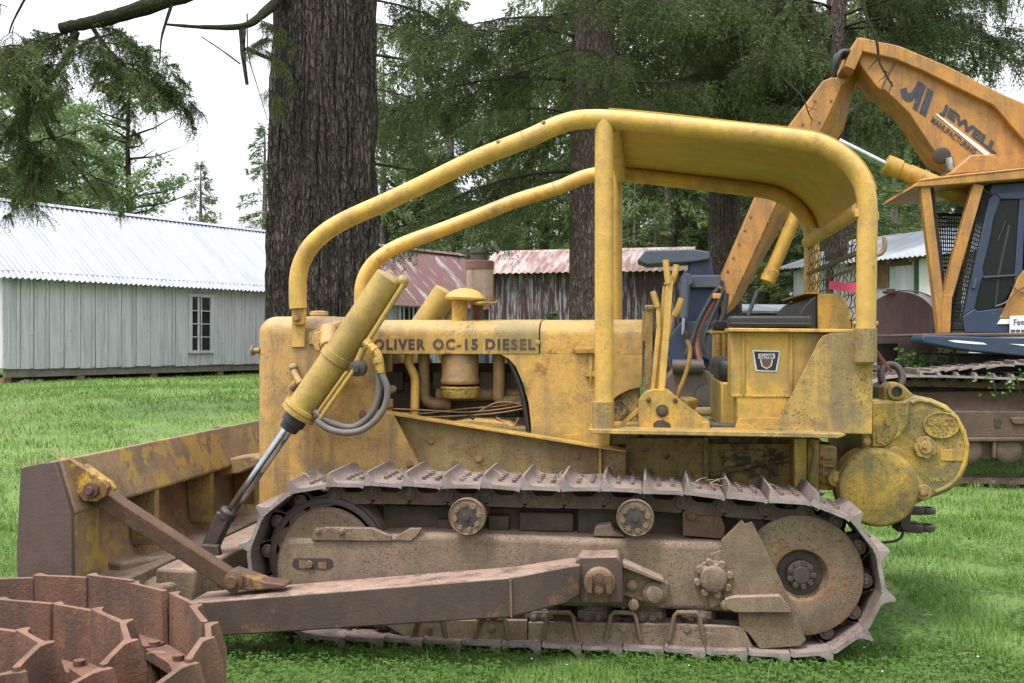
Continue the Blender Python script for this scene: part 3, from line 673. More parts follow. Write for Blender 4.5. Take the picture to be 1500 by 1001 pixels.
m.bar(P(944, 500, 5.64), P(945, 456, 5.64), .02, .022, up=(1, 0, 0)); m.bar(P(973, 417, 5.47), P(986, 413, 5.47), .05, .02)
part('brake_lever', m, M['gusset'], .004)
m = MB().tube(smooth_path([P(1005, 493, 5.95), P(1008, 503, 5.95), P(1011, 512, 5.95), P(1009, 530, 5.95), P(1003, 552, 5.95), P(993, 577, 5.95), P(988, 600, 5.95)], 4), .013, 10)
GL = part('gear_lever', m, M['canopy'])
part('grip', MB().lathe(P(1007, 497, 5.95), (-.15, 0, 1), [(0, .018), (.03, .022), (.05, .016)], 12), M['darksteel'], parent=GL)

# ---- blade lift cylinders
def ram(mir):
    f = (lambda q: q.mirror(YC)) if mir else (lambda q: q)
    Y = 5.43
    top = P(573, 407, Y); low = P(437, 607, Y); ax = (low - top).normalized(); ln = (low - top).length; r = 23.2 * S(500, Y)
    prof = [(-.012, r * .35), (0, r * .93), (.006, r), (ln * .55, r), (ln * .553, r * 1.09), (ln * .60, r * 1.09), (ln * .603, r), (ln * .94, r), (ln * .943, r * 1.18), (ln * .965, r * 1.2), (ln * .968, r * 1.06), (ln * .975, r * 1.2), (ln, r * 1.18), (ln + .004, r * .8)]
    cy = part('lift_cylinder', f(MB().lathe(top, ax, prof, 36)), M['olive'])
    part('rod_gland', f(MB().lathe(low + ax * .004, ax, [(0, r * .78), (.055, r * .78), (.06, r * .66), (.10, r * .60), (.105, r * .3)], 24)), M['black'], parent=cy)
    end = P(333, 757, Y - .04)
    part('piston_rod', f(MB().cyl(low + ax * .05, end, 8.3 * S(380, Y), seg=22)), M['chrome'], parent=cy)
    e2 = P(309, 800, Y - .05); cl = MB().bar(P(331, 752, Y - .04), e2, .085, .085, up=(0, 1, 0)); cl.lathe(P(333, 754, Y - .04) - Vector((0, 0, 0)), (P(333,754,Y) - P(309,800,Y)), [(-.03, .05), (.03, .05), (.035, .035)], 16)
    part('rod_clevis', f(cl), M['darksteel'], .01, parent=cy)
    # side tube with ball end and fittings
    t = MB().tube([P(592, 416, Y - .06), P(537, 503, Y - .06)], .0155, 12); t.lathe(P(589, 413, Y - .03), (.3, -1, .3), [(-.05, .03), (0, .036), (.025, .033), (.04, .02), (.044, .004)], 16)
    t.tube([P(520, 540, Y - .10), P(463, 622, Y - .06)], .012, 10); t.tube([P(508, 545, Y - .09), P(462, 610, Y - .06)], .010, 8)
    part('oil_tube', f(t), M['olive'], parent=cy)
    t = MB(); t.lathe(P(541, 506, Y - .08), (.6, -.2, -.5), [(-.03, .03), (.0, .03), (.002, .022), (.03, .022), (.032, .028), (.05, .028)], 8)
    t.tube(smooth_path([P(537, 503, Y - .08), P(548, 512, Y - .09), P(555, 524, Y - .09), P(558, 546, Y - .09)], 4), .023, 8)
    t.lathe(P(553, 524, Y - .09), (.2, 0, -1), [(0, .022), (.004, .03), (.03, .03), (.034, .024), (.07, .024)], 8)
    t.lathe(P(530, 516, Y - .07), (-.4, 0, -.9), [(-.02, .02), (.06, .02)], 10)
    part('hose_fitting', f(t), M['panel'], parent=cy)
    t = MB().lathe(P(524, 540, Y - .085), (0, -1, 0), [(-.04, .045), (.012, .046), (.016, .038), (.02, .02), (.04, .018)], 20); part('trunnion_pin', f(t), M['darksteel'], parent=cy)
    t = MB(); t.pext([(456, 500), (459, 488), (470, 484), (485, 486), (494, 492), (490, 497), (474, 495), (468, 504), (470, 514), (462, 514)], 5.50, .11); t.lathe(P(481, 500, 5.50), (.1, -.3, -.3), [(-.1, .05), (.05, .045)], 16)
    t.pext([(452, 488), (470, 480), (500, 470), (505, 476), (476, 488), (462, 505), (452, 505)], 5.585, .03)
    part('cylinder_yoke', f(t), M['nose'], .005)
    t = MB(); t.tube(smooth_path([P(431, 544, 5.57), P(434, 552, 5.55), P(440, 562, 5.53)], 4), .022, 10); t.lathe(P(430, 541, 5.58), (0, -.4, 1), [(-.01, .024), (.02, .026), (.03, .018)], 10); t.lathe(P(430, 566, 5.57), (.6, -.4, .5), [(-.02, .024), (.04, .024), (.06, .014)], 10)
    part('pipe_elbow', f(t), M['nose'])
    for k, (pts) in enumerate(([(558, 546), (567, 568), (565, 592), (552, 614), (530, 630), (505, 634), (480, 628), (463, 616)], [(553, 545), (556, 570), (549, 598), (535, 616), (515, 626), (492, 622), (474, 613), (460, 603)])):
        t = MB().tube(smooth_path([P(a, b, Y - .09 + .035 * k) for a, b in pts], 5), .0185, 12)
        part('hydraulic_hose', f(t), M['rubber'], parent=cy)
ram(False); ram(True)
# ---- winch on the tail
YW = 5.66
m = MB().pext([(1262, 586), (1330, 586), (1334, 582), (1345, 580), (1365, 584), (1388, 594), (1405, 610), (1416, 630), (1421.5, 652), (1419, 682), (1408, 705), (1392, 720), (1372, 728), (1352, 735), (1330, 745), (1262, 745)], YW, 1.05)
WN = part('winch_housing', m, M['winch'], .035, seg=4)
m = MB().pext([(1278, 590), (1331, 588), (1331, 620), (1318, 640), (1297, 655), (1278, 655)], YW - .028, .03); part('winch_side_plate', m, M['winch'], .008, parent=WN)
# rim of the drum case, following the round outline
m = MB(); c0 = P(1352, 655, YW); 
rim = [P(u, v, YW) for u, v in ((1334, 590), (1346, 587), (1366, 591), (1386, 601), (1401, 616), (1411, 635), (1415.5, 655), (1412, 680), (1402, 700), (1388, 713), (1370, 721))]
m.tube(smooth_path(rim, 4), .012, 8); part('case_rim', m, M['winch'], parent=WN)
rr = 57.0 * S(1285, 5.58)
m = MB().lathe(P(1285, 714, 5.62) + Vector((0, .05, 0)), (0, -1, 0), [(-.10, rr * 1.02), (.05, rr * 1.02), (.052, rr * 1.0), (.075, rr), (.088, rr * .955), (.092, rr * .9), (.096, .02)], 56)
part('gear_cover', m, M['winch'], parent=WN)
m = MB().pext([(1227, 700), (1240, 675), (1268, 656), (1300, 654), (1322, 664), (1338, 688), (1352, 706), (1352, 726), (1338, 740), (1228, 742)], YW - .012, .02); part('gear_case', m, M['winch'], .012, parent=WN)
for u, v in ((1224, 702), (1310, 665), (1352, 721)):
    m = MB(); m.lathe(P(u, v, YW - .012), (0, -1, 0), [(-.03, .045), (.02, .043), (.026, .038)], 18); m.bolt(u, v, YW - .04, .016, .016)
    part('bolt', m, M['gusset'], parent=WN)
bolts(WN, ((1300, 619), (1270, 647)), YW - .036, .015, .014, M['gusset'])
m = MB().pext([(1283, 648), (1283, 624), (1300, 618), (1318, 616), (1314, 634), (1297, 654)], YW - .036, .01); part('corner_plate', m, M['winch'], .003, parent=WN)
# eye bracket on top
m = MB().pext([(1294, 587), (1294, 568), (1301, 562), (1312, 560), (1323, 564), (1333, 574), (1343, 582), (1340, 588)], YW + .02, .12); part('eye_bracket', m, M['winch'], .008, parent=WN)
m = MB().lathe(P(1312, 574, YW + .02), (0, -1, 0), [(-.01, .047), (.024, .045), (.028, .04), (.028, .030), (.002, .029), (.001, .005)], 26); EYE = part('eye_ring', m, M['winch'], parent=WN)
part('eye_hole', MB().lathe(P(1312, 574, YW + .02), (0, -1, 0), [(-.002, .0285), (.0035, .0285)], 24), M['darksteel'], parent=WN)
part('fairlead_roller', MB().cyl(P(1268, 578, 5.95), P(1298, 572, 5.95), .05, seg=16).pbox(1276, 1294, 566, 590, 5.85, .06), M['engine'], .006, parent=WN)
# oval maker's plate with raised letters
YO = YW - .002
cen = P(1378, 623, YO); a_, b_ = 25.5 * S(1378, YO), 19.5 * S(1378, YO)
m = MB(); n_ = 40
ring = lambda k, y: [(cen.x + a_ * k * math.cos(2*PI*i/n_), y, cen.z + b_ * k * math.sin(2*PI*i/n_)) for i in range(n_)]
loops = [ring(1, YO + .004), ring(1, YO - .012), ring(.93, YO - .014), ring(.91, YO - .007)]
vs = sum(loops, []); fs = [(k*n_+i, k*n_+(i+1) % n_, (k+1)*n_+(i+1) % n_, (k+1)*n_+i) for k in range(3) for i in range(n_)] + [tuple(3*n_ + i for i in range(n_))]
m.add(vs, fs); OP = part('maker_plate', m, M['winch'], parent=WN)
def ptext(txt, u0, u1, v0, v1, Y, mat, dep, bold=.02, sp=1.0):
    a = P(u0, v1, Y); b = P(u1, v1, Y); t = P(u0, v0, Y); return text_mesh('raised_lettering', txt, a, b - a, t - a, mat, OP, dep, bold, sp)
ptext('CARCO', 1358, 1398, 612, 624.5, YO - .006, M['gusset'], .007, .03)
for v, us in ((628.5, (1366, 1372, 1380, 1388)), (633, (1369, 1377, 1385))):
    for u in us: part('raised_mark', MB().pbox(u - 2.2, u + 2.2, v - .9, v + .9, YO - .010, .005), M['gusset'], parent=OP)
m = MB(); sc_ = P(1354, 655, YW); r_ = 16 * S(1354, YW); star = []
for i in range(84):
    an = 2*PI*i/84; k = 1 + .14 * math.copysign(abs(math.sin(3.5*an)) ** .6, 1) - .12; star.append((sc_.x + r_*k*math.cos(an), sc_.z + r_*k*math.sin(an)))
m.ext(star, YW - .03, YW + .004); m.lathe(sc_ + Vector((0, -.03, 0)), (0, -1, 0), [(-.002, r_*.62), (.01, r_*.58), (.012, .01)], 24); m.bolt(1354, 655, YW - .042, .008, .008)
part('star_knob', m, M['gusset'], .003, parent=WN)
part('data_plate', MB().pbox(1378, 1412, 658.5, 675, YW - .005, .008), M['panel'], .001, parent=WN)
ptext('39804', 1361, 1385, 700, 705.5, YW + .001, M['winch'], .004)
m = MB().bar(P(1318, 748, 6.0), P(1350, 748, 6.0), .12, .035); m.lathe(P(1356, 748, 6.0), (0, 0, 1), [(-.018, .055), (.018, .055), (.018, .025), (-.018, .025)], 20)
part('drawbar', m, M['darksteel'], .01); m = MB(); m.bar(P(1310, 770, 5.98), P(1348, 773, 5.98), .13, .05); m.lathe(P(1355, 773, 5.98), (0, 0, 1), [(-.02, .055), (.02, .055), (.02, .025), (-.02, .025)], 20); m.pext([(1318, 735), (1338, 740), (1332, 782), (1318, 775)], 5.9, .2)
part('drawbar', m, M['darksteel'], .01)
part('brake_cable', MB().tube(smooth_path([P(1324, 772, 5.92), P(1321, 786, 5.9), P(1310, 793, 5.88), P(1292, 795, 5.86)], 5), .008, 8), M['black'])

# ---- tracks
def closed_path(pts):
    """resample a closed XZ polyline; returns function s->(x,z,tangent angle), length"""
    q = [Vector((p[0], p[1])) for p in pts]; n = len(q); cum = [0]
    for i in range(n): cum.append(cum[-1] + (q[(i+1) % n] - q[i]).length)
    def at(s):
        s %= cum[-1]
        lo = 0
        for i in range(n):
            if cum[i+1] >= s: lo = i; break
        f = (s - cum[lo]) / max(1e-9, cum[lo+1] - cum[lo]); return q[lo].lerp(q[(lo+1) % n], f)
    return at, cum[-1]
def shoe_mesh(name, mat, pitch, width, gh=.062, th=.014):
    h = pitch / 2
    prof = [(-h*1.02, -.016), (-h*.6, -.014), (h*.7, -.016), (h*.90, -.022), (h*.95, -.004), (h*.8, th*.35), (-h*.35, th*.4), (-h*.58, .016), (-h*.76, .036), (-h*.86, gh), (-h*.97, gh*.98), (-h*1.0, .03), (-h*1.04, .004)]
    mb = MB(); NY = 7; n = len(prof); vs = []
    for j in range(NY):
        y = width * j / (NY-1); ed = abs(j/(NY-1) - .5) * 2
        for x, z in prof:
            zz = z; k = mn.noise(Vector((x*9, y*6, 3)))
            if z > .05: zz = z * (1 - .12 * ed**4) + .006 * k
            vs.append((x + .004 * k, y, zz + .002 * k))
    fs = [(j*n+i, j*n+(i+1) % n, (j+1)*n+(i+1) % n, (j+1)*n+i) for j in range(NY-1) for i in range(n)] + [tuple(range(n)), tuple((NY-1)*n+i for i in range(n))]
    mb.add(vs, fs)
    for bx in (-.25, .45):
        for by in (.28, .42, .58, .72):
            mb.cyl((h*bx, width*by, .0), (h*bx, width*by, th + .008), .013, seg=6)
    me = bpy.data.meshes.new(name); me.from_pydata([tuple(p) for p in mb.v], [], mb.f); finish_mesh(me, 45); me.materials.append(mat); me.materials.append(M['edge'])
    for p in me.polygons:
        if min(me.vertices[k].co.z for k in p.vertices) > gh * .72 or (len(p.vertices) == 13): p.material_index = 1
    return me
def link_mesh(name, mat, pitch, ys):
    h = pitch / 2; mb = MB()
    for y in ys:
        prof = [(-h*1.2, -.055), (-h*1.12, -.022), (-h*.72, -.016), (-h*.55, -.05), (-h*.38, -.062), (h*.38, -.062), (h*.55, -.05), (h*.72, -.016), (h*1.0, -.022), (h*1.16, -.06), (h*1.12, -.112), (h*.8, -.125), (-h*.9, -.125), (-h*1.15, -.10)]
        mb.ext(prof, y, y + .035)
        mb.lathe((-h, y - .012, -.07), (0, 1, 0), [(0, .03), (.004, .036), (.055, .036), (.06, .03)], 16)
        mb.lathe((-h, y - .02, -.07), (0, 1, 0), [(0, .014), (.01, .018)], 12)
    mb.cyl((-h, ys[0] - .01, -.07), (-h, ys[-1] + .04, -.07), .024, seg=10)
    me = bpy.data.meshes.new(name); me.from_pydata([tuple(p) for p in mb.v], [], mb.f); finish_mesh(me, 45); me.materials.append(mat); return me
def run_track(parent, pts, y0, shoe, linkm, count, jit=.02, phase=0.0, seedv=1):
    at, ln = closed_path(pts); pitch = ln / count; o0 = WO[parent.name]; rr_ = random.Random(seedv)
    for i in range(count):
        s = (i + phase) * pitch; a = at(s - pitch*.5); b = at(s + pitch*.5); c = (a + b) / 2; t = (b - a).normalized()
        ang = math.atan2(-t.y, t.x)              # travel along -X on the bottom run, outward normal stays outside
        R3 = Matrix(((t.x, 0, -t.y), (0, 1, 0), (t.y, 0, t.x)))
        e = R3.to_euler()
        so = link('track_shoe', shoe, parent, (c.x - o0.x, y0 - o0.y + rr_.uniform(-.003, .003), c.y - o0.z), (e.x, e.y + rr_.uniform(-jit, jit), e.z))
        if linkm: link('track_link', linkm, parent, (c.x - o0.x, y0 - o0.y, c.y - o0.z), tuple(e))
YTR = 5.02; YP5 = 5.06
ci = P(472, 822, YP5); cs = P(1177, 847, YP5); R_i = 112 * S(472, YP5); R_s = 113 * S(1177, YP5)
pts = []
for i in range(0, 25):        # around the sprocket, top to bottom (clockwise seen from the viewpoint)
    a = math.radians(80 - i * 170 / 24); pts.append((cs.x + R_s * math.cos(a), cs.z + R_s * math.sin(a)))
zb_s = cs.z - R_s; 
for k in range(1, 12):
    f = k / 12; pts.append((cs.x + (ci.x - cs.x) * f, (cs.z - R_s) * (1 - f) + (ci.z - R_i) * f + .004))
for i in range(0, 25):
    a = math.radians(-92 - i * 170 / 24); pts.append((ci.x + R_i * math.cos(a), ci.z + R_i * math.sin(a)))
for u, v in ((505, 707.5), (560, 707), (620, 708.5), (684, 710), (750, 712), (820, 713.5), (880, 714), (931, 715.5), (985, 719), (1050, 724), (1110, 728.5), (1160, 731.5)):
    p = P(u, v, YP5); pts.append((p.x, p.z))
# the top run travels towards +X: pitch and shapes are shared by both tracks
at_, LN = closed_path(pts); NSH = 36
SHOE = shoe_mesh('track_shoe', M['shoe'], LN / NSH, .50); LINK = link_mesh('track_link', M['track'], LN / NSH, (.13, .30))
def track_side(dy, sd):
    TR = empty('crawler_track', (ctr.x, YC, 0), 'x', 'x'); del TR['label']; del TR['category']; TR.parent = DOZ; TR.location = (0, 0, 0); WO[TR.name] = WO[DOZ.name]
    run_track(TR, pts, YTR + dy, SHOE, LINK, NSH, .05, .35, sd)
    def pt(name, mb, mat, bevel=0, parent=None, **k):
        for p in mb.v: p.y += dy
        return obj(name, mb, mat, parent or DOZ, bevel=bevel, **k)
    # sprocket with its dished face, hub nut and teeth
    c = Vector((cs.x, 5.16, cs.z)); r = 88 * S(1177, 5.15)
    SPK = pt('sprocket', MB().lathe(c, (0, -1, 0), [(-.2, r*.9), (0, r*.97), (.02, r), (.035, r), (.045, r*.985), (.05, r*.93), (.052, r*.46), (.048, r*.43), (.0, r*.39), (-.012, r*.36), (-.014, .02)], 64), M['guard'])
    tm = MB()
    for i in range(22):
        a = 2*PI*i/22; d = Vector((math.cos(a), 0, math.sin(a))); q = Vector((-d.z, 0, d.x))
        p0 = c + d * r * .96 + Vector((0, .06, 0)); p1 = c + d * (r + .05) + Vector((0, .06, 0))
        tm.hexa([p0 - q*.035, p0 + q*.035, p0 + q*.035 + Vector((0,.07,0)), p0 - q*.035 + Vector((0,.07,0)), p1 - q*.012, p1 + q*.012, p1 + q*.012 + Vector((0,.07,0)), p1 - q*.012 + Vector((0,.07,0))])
    pt('sprocket_teeth', tm, M['track'], parent=SPK)
    hm = MB().lathe(c + Vector((0, .012, 0)), (0, -1, 0), [(0, .115), (.006, .11), (.007, .074), (.04, .07), (.045, .062), (.045, .045), (.056, .043), (.058, .005)], 28)
    for i in range(9):
        a = 2*PI*i/9; d = Vector((math.cos(a), 0, math.sin(a))); q = Vector((-d.z, 0, d.x)); p0 = c + d*.058 + Vector((0, -.028, 0))
        hm.bar(p0 - q*.012, p0 + q*.012, .03, .028, up=d)
    pt('hub_nut', hm, M['darksteel'], .003, parent=SPK)
    # idler wheel
    c = Vector((ci.x, 5.14, ci.z)); r = 88 * S(472, 5.14)
    IDL = pt('idler_wheel', MB().lathe(c, (0, -1, 0), [(-.22, r*.9), (-.2, r), (-.02, r), (0, r*.985), (.006, r*.94), (.004, r*.90), (-.03, r*.885), (-.032, r*.84), (-.006, r*.83), (.012, r*.78), (.03, r*.3), (.032, .02)], 64), M['guard'])
    pt('idler_rim', MB().lathe(c + Vector((0, -.001, 0)), (0, -1, 0), [(-.02, r*1.005), (0, r*1.0), (.008, r*.95), (.005, r*.905), (-.02, r*.9)], 64), M['darksteel'], parent=IDL)
    # carrier rollers
    for u, v in ((684, 757), (930.5, 759)):
        q = P(u, v, 5.03); rc = 27.5 * S(u, 5.03)
        cr = MB().lathe(q, (0, 1, 0), [(-.004, .01), (-.004, rc*.55), (.0, rc*.80), (.0, rc*.9), (-.006, rc*.95), (0, rc), (.035, rc), (.04, rc*.86), (.28, rc*.8)], 36)
        for i in range(8):
            a = 2*PI*i/8 + .2; cr.cyl(q + Vector((math.cos(a)*rc*.66, -.0, math.sin(a)*rc*.66)), q + Vector((math.cos(a)*rc*.66, -.016, math.sin(a)*rc*.66)), .014, seg=6)
        CR = pt('carrier_roller', cr, M['guard'])
        cap = MB().lathe(q, (0, -1, 0), [(0, rc*.60), (.006, rc*.58), (.009, rc*.2), (.022, rc*.18), (.023, .004)], 20); pt('roller_cap', cap, M['darksteel'], parent=CR)
    # track frame
    fb = MB(); yf = 5.10; q = P(760, 845, yf)
    zt, zb = Z(782, 700, 5.12), Z(892, 900, yf); x0, x1 = X(405, yf), X(1105, yf)
    fb.ext([(x0, Z(862, 405, yf)), (X(403, yf), Z(828, 405, yf)), (X(408, yf), Z(800, 408, yf)), (X(418, yf), Z(788, 418, yf)), (X(640, yf), zt), (x1, zt - .012), (x1 + .02, zt - .04), (x1 + .02, zb), (X(620, yf), zb)], yf, yf + .32)
    TF = pt('track_frame', fb, M['frame'], .045, seg=4)
    sl = [];
    for i in range(24):
        a = 2*PI*i/24; sl.append((458 + (22 if math.cos(a) > 0 else -22) + 8*math.cos(a), 826 + 8*math.sin(a)))
    pt('adjuster_slot', MB().pext(sl, yf - .003, .006), M['darksteel'], parent=TF)
    pt('adjuster_bolt', MB().lathe(P(453, 827, yf - .004), (0, -1, 0), [(0, .022), (.012, .02), (.014, .01)], 10), M['guard'], parent=TF); pt('adjuster_block', MB().pbox(438, 448, 821, 833, yf - .007, .008), M['guard'], parent=TF); pt('adjuster_block', MB().pbox(466, 478, 824, 833, yf - .006, .006), M['guard'], parent=TF)
    m = MB().pext([(456, 792), (460, 776), (476, 773), (545, 774), (572, 786), (574, 793)], yf - .016, .035); pt('wear_strip', MB().pext([(572, 792), (600, 774), (618, 774), (610, 786), (602, 793)], yf - .010, .02), M['frame'], .004, parent=TF); m.bolt(466, 778, yf - .016, .014, .016); m.bolt(501, 779, yf - .016, .014, .016)
    pt('wear_strip', m, M['frame'], .004, parent=TF)
    # things glimpsed between frame and chain: springs, brackets, the cross beam
    m = MB().box(X(560, 5.3), X(1080, 5.3), 5.30, 5.42, Z(790, 800, 5.3), Z(745, 800, 5.3)); 
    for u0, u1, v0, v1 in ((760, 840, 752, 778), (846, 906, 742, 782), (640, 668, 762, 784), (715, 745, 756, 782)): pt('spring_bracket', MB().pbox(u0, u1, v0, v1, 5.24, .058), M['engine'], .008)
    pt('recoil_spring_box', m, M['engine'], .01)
    pt('roller_bracket', MB().pext([(868, 786), (872, 772), (895, 768), (900, 778), (916, 787)], 5.12, .1), M['frame'], .008)
    m = MB().pext([(1000, 785), (1000, 742), (1050, 745), (1062, 770), (1062, 790)], 5.16, .12); m.bolt(1012, 756, 5.16, .02, .02); pt('side_bracket', m, M['brace'], .006)
    # guards by the sprocket
    m = MB().pext([(1057, 792), (1087, 762), (1092, 768), (1102, 765), (1132, 826), (1162, 888), (1181, 938), (1172, 947), (1113, 951), (1098, 930), (1083, 917), (1081, 892), (1060, 880)], 5.075, .03); GD = pt('sprocket_guard', m, M['guard'], .004)
    m = MB().pext([(1062, 878), (1072, 875), (1143, 873), (1158, 892), (1160, 898), (1078, 898), (1063, 892)], 5.035, .06); m.bolt(1064, 887, 5.06, .022, .02, False); pt('guard_ledge', m, M['frame'], .006, parent=GD)
    m = MB().pext([(1058, 806), (1072, 806), (1072, 880), (1040, 892), (1036, 870), (1040, 812)], 5.088, .015); pt('guard_flange', m, M['frame'], .004, parent=GD)
    q = P(1045, 848, 5.06); m = MB().lathe(q + Vector((0, .03, 0)), (0, -1, 0), [(-.02, .088), (.012, .086), (.016, .072), (.05, .066), (.058, .055), (.06, .004)], 32)
    for i in range(8):
        a = 2*PI*i/8 + .25; d = Vector((math.cos(a), 0, math.sin(a))); m.cyl(q + d*.082 + Vector((0, .03, 0)), q + d*.082 + Vector((0, -.012, 0)), .019, seg=8)
    pt('pivot_shaft_cap', m, M['frame'], .004)
    # rollers and roller guards low down
    for u in (560, 640, 715, 790, 868, 948, 1020):
        q = P(u, 905, 5.12); m = MB().lathe(q, (0, 1, 0), [(-.01, .02), (-.01, .05), (0, .06), (.04, .085), (.06, .1), (.26, .1)], 20); m.box(q.x - .075, q.x + .075, 5.10, 5.14, q.z - .0, q.z + .035); m.bolt(u - 8, 905, 5.10, .016, .02); m.bolt(u + 8, 905, 5.10, .016, .02); pt('track_roller', m, M['track'], .004)
    for prof in ([(560, 914), (590, 909), (772, 909), (772, 944), (640, 943), (600, 937)], [(774, 912), (1000, 915), (1088, 919), (1104, 950), (1085, 956), (1000, 951), (900, 946), (774, 944)]):
        m = MB().pext(prof, 5.075, .03)
        us = [u for u in (628, 720, 821, 913, 1006) if prof[0][0] < u < prof[2][0] + (90 if prof[0][0] > 700 else 0)]
        RG = pt('roller_guard', m, M['frame'], .004)
        for u in us:
            hm = MB().tube([P(u - 26, 938, 5.066), P(u - 18, 902, 5.066), P(u - 14, 897.5, 5.066), P(u + 14, 898, 5.066), P(u + 18, 903, 5.066), P(u + 25, 938, 5.066)], .012, 8); pt('guard_strap', hm, M['guard'], parent=RG)
            bm_ = MB().bolt(u, 921, 5.075, .016, .014); pt('bolt', bm_, M['guard'], parent=RG)
track_side(0, 3); track_side(1.88, 5)

# ---- push arms, trunnions, braces
def arms(mir):
    f = (lambda q: q.mirror(YC)) if mir else (lambda q: q)
    Y0, Y1 = 4.70, 4.94
    def ring(u, vt, vb, ya, yb, dz=0):
        a = P(u, vb, ya); b = P(u, vt, ya); return [(a.x, ya, a.z), (a.x, yb, a.z), (b.x, yb, b.z + dz), (b.x, ya, b.z)]
    rs = [ring(272, 884, 938, Y0, Y1), ring(330, 879, 932, Y0, Y1), ring(747, 846, 905, Y0, Y1), ring(830, 830, 884, Y0 + .16, Y1 + .12), ring(850, 828, 870, Y0 + .2, Y1 + .14)]
    vs = sum(rs, []); fs = [(k*4+i, k*4+(i+1) % 4, (k+1)*4+(i+1) % 4, (k+1)*4+i) for k in range(len(rs)-1) for i in range(4)] + [(3,2,1,0), tuple(len(vs)-4+i for i in range(4))]
    PA = part('push_arm', f(MB().add(vs, fs)), M['arm'], .008)
    w = MB().tube([P(747.5, 846, Y0 - .001), P(749, 905, Y0 - .001)], .006, 6); part('weld_seam', f(w), M['guard'], parent=PA)
    t = MB().pext([(846, 872), (843, 822), (850, 816), (904, 815), (911, 824), (913, 884), (852, 885)], 4.93, .17)
    t.pbox(862, 890, 872, 884, 4.90, .06)
    TN = part('trunnion', f(t), M['arm'], .008)
    t = MB(); q = P(878, 855, 4.90); t.lathe(q + Vector((0, .03, 0)), (0, -1, 0), [(-.02, .078), (.03, .076), (.036, .068), (.037, .01)], 24)
    part('trunnion_cap', f(t), M['guard'], .005, parent=TN); t = MB(); t.bar(P(864, 842, 4.885), P(864, 868, 4.885), .05, .03, up=(1,0,0)); part('cap_rib', f(t), M['brace'], .005, parent=TN); t = MB(); t.bar(P(892, 841, 4.885), P(892, 869, 4.885), .05, .03, up=(1,0,0)); 
    for v in (847, 864): part('bolt', f(MB().bolt(878, v, 4.868, .018, .02)), M['brace'], parent=TN)
    part('cap_rib', f(t), M['brace'], .005, parent=TN)
    t = MB().pext([(905, 826), (914, 826), (972, 850), (979, 856), (977, 884), (972, 892), (912, 872), (908, 850)], 5.05, .06); t.pext([(910, 823), (918, 826), (972, 850), (974, 856), (912, 832)], 4.98, .1)
    q = P(959, 872, 5.0); t.lathe(q + Vector((0, .06, 0)), (0, -1, 0), [(0, .062), (.035, .06), (.04, .045), (.062, .043), (.066, .036)], 24)
    part('trunnion_bracket', f(t), M['frame'], .005)
    for u, v in ((926, 856), (928, 885)): part('bolt', f(MB().lathe(P(u, v, 5.05), (0, -1, 0), [(-.01, .028), (.025, .027), (.03, .02)], 14)), M['frame'])
    # diagonal brace from the arm to the blade
    a = P(142, 722, 4.62); b = P(341, 851, 4.80)
    br = MB().bar(a - (b - a).normalized() * .06, b + (b - a).normalized() * .05, .085, .085, up=(0, 1, 0)); BR = part('brace', f(br), M['brace'], .007)
    t = MB().lathe(P(341, 852, 4.745), (0, -1, 0), [(-.04, .052), (.0, .05), (.006, .03), (.028, .028)], 18); part('brace_pin', f(t), M['brace'], parent=BR)
    t = MB().pext([(316, 862), (322, 842), (338, 836), (356, 842), (384, 852), (416, 856), (418, 861), (370, 866)], 4.76, .11); t.pext([(350, 842), (372, 846), (416, 857), (415, 862), (356, 864)], 4.90, .03); part('brace_foot', f(t), M['brace'], .008)
arms(False); arms(True)
# ---- blade
BY0, BY1 = 4.45, 2*YC - 4.45
def bp(u, v): q = P(u, v, BY0); return (q.x, q.z)
BL = part('blade_end_plate', MB().ext([bp(30, 686), bp(58, 679), bp(80, 677), bp(104, 752), bp(106, 852), bp(92, 905), bp(26, 905), bp(24, 800)], BY0, BY0 + .03), M['bladeend'], .004)
part('blade_end_plate', MB().ext([bp(30, 686), bp(58, 679), bp(80, 677), bp(104, 752), bp(106, 852), bp(92, 905), bp(26, 905), bp(24, 800)], BY1 - .03, BY1), M['bladeend'], .004)
m = MB().ext([bp(46, 690), bp(60, 680), bp(81, 675), bp(84, 675.5), bp(106, 751), bp(104, 756), bp(98, 752), bp(76, 690), bp(62, 700), bp(54, 760), bp(60, 840), bp(80, 900), bp(60, 900), bp(42, 850), bp(38, 760)], BY0 + .0305, BY1 - .0305)
part('moldboard', m, M['blade'], .006)
for yy in (BY0 + .032, 5.28, 6.0, 6.7, 7.40):
    a = bp(56, 752); b = bp(103, 754); c2 = bp(103, 850); d2 = bp(62, 850)
    part('blade_rib', MB().ext([a, b, c2, d2], yy, yy + (.05 if yy > 4.6 else .22)), M['ribyellow'] if yy > 4.6 else M['blade'], .004)
x0 = bp(60, 850)[0]; zz = Z(866, 200, BY0)
m = MB().box(x0, bp(128, 850)[0], BY0 + .28, BY1 - .28, Z(905, 120, 4.6), Z(862, 120, 4.6)); 
part('blade_lower_beam', m, M['frame'], .012)
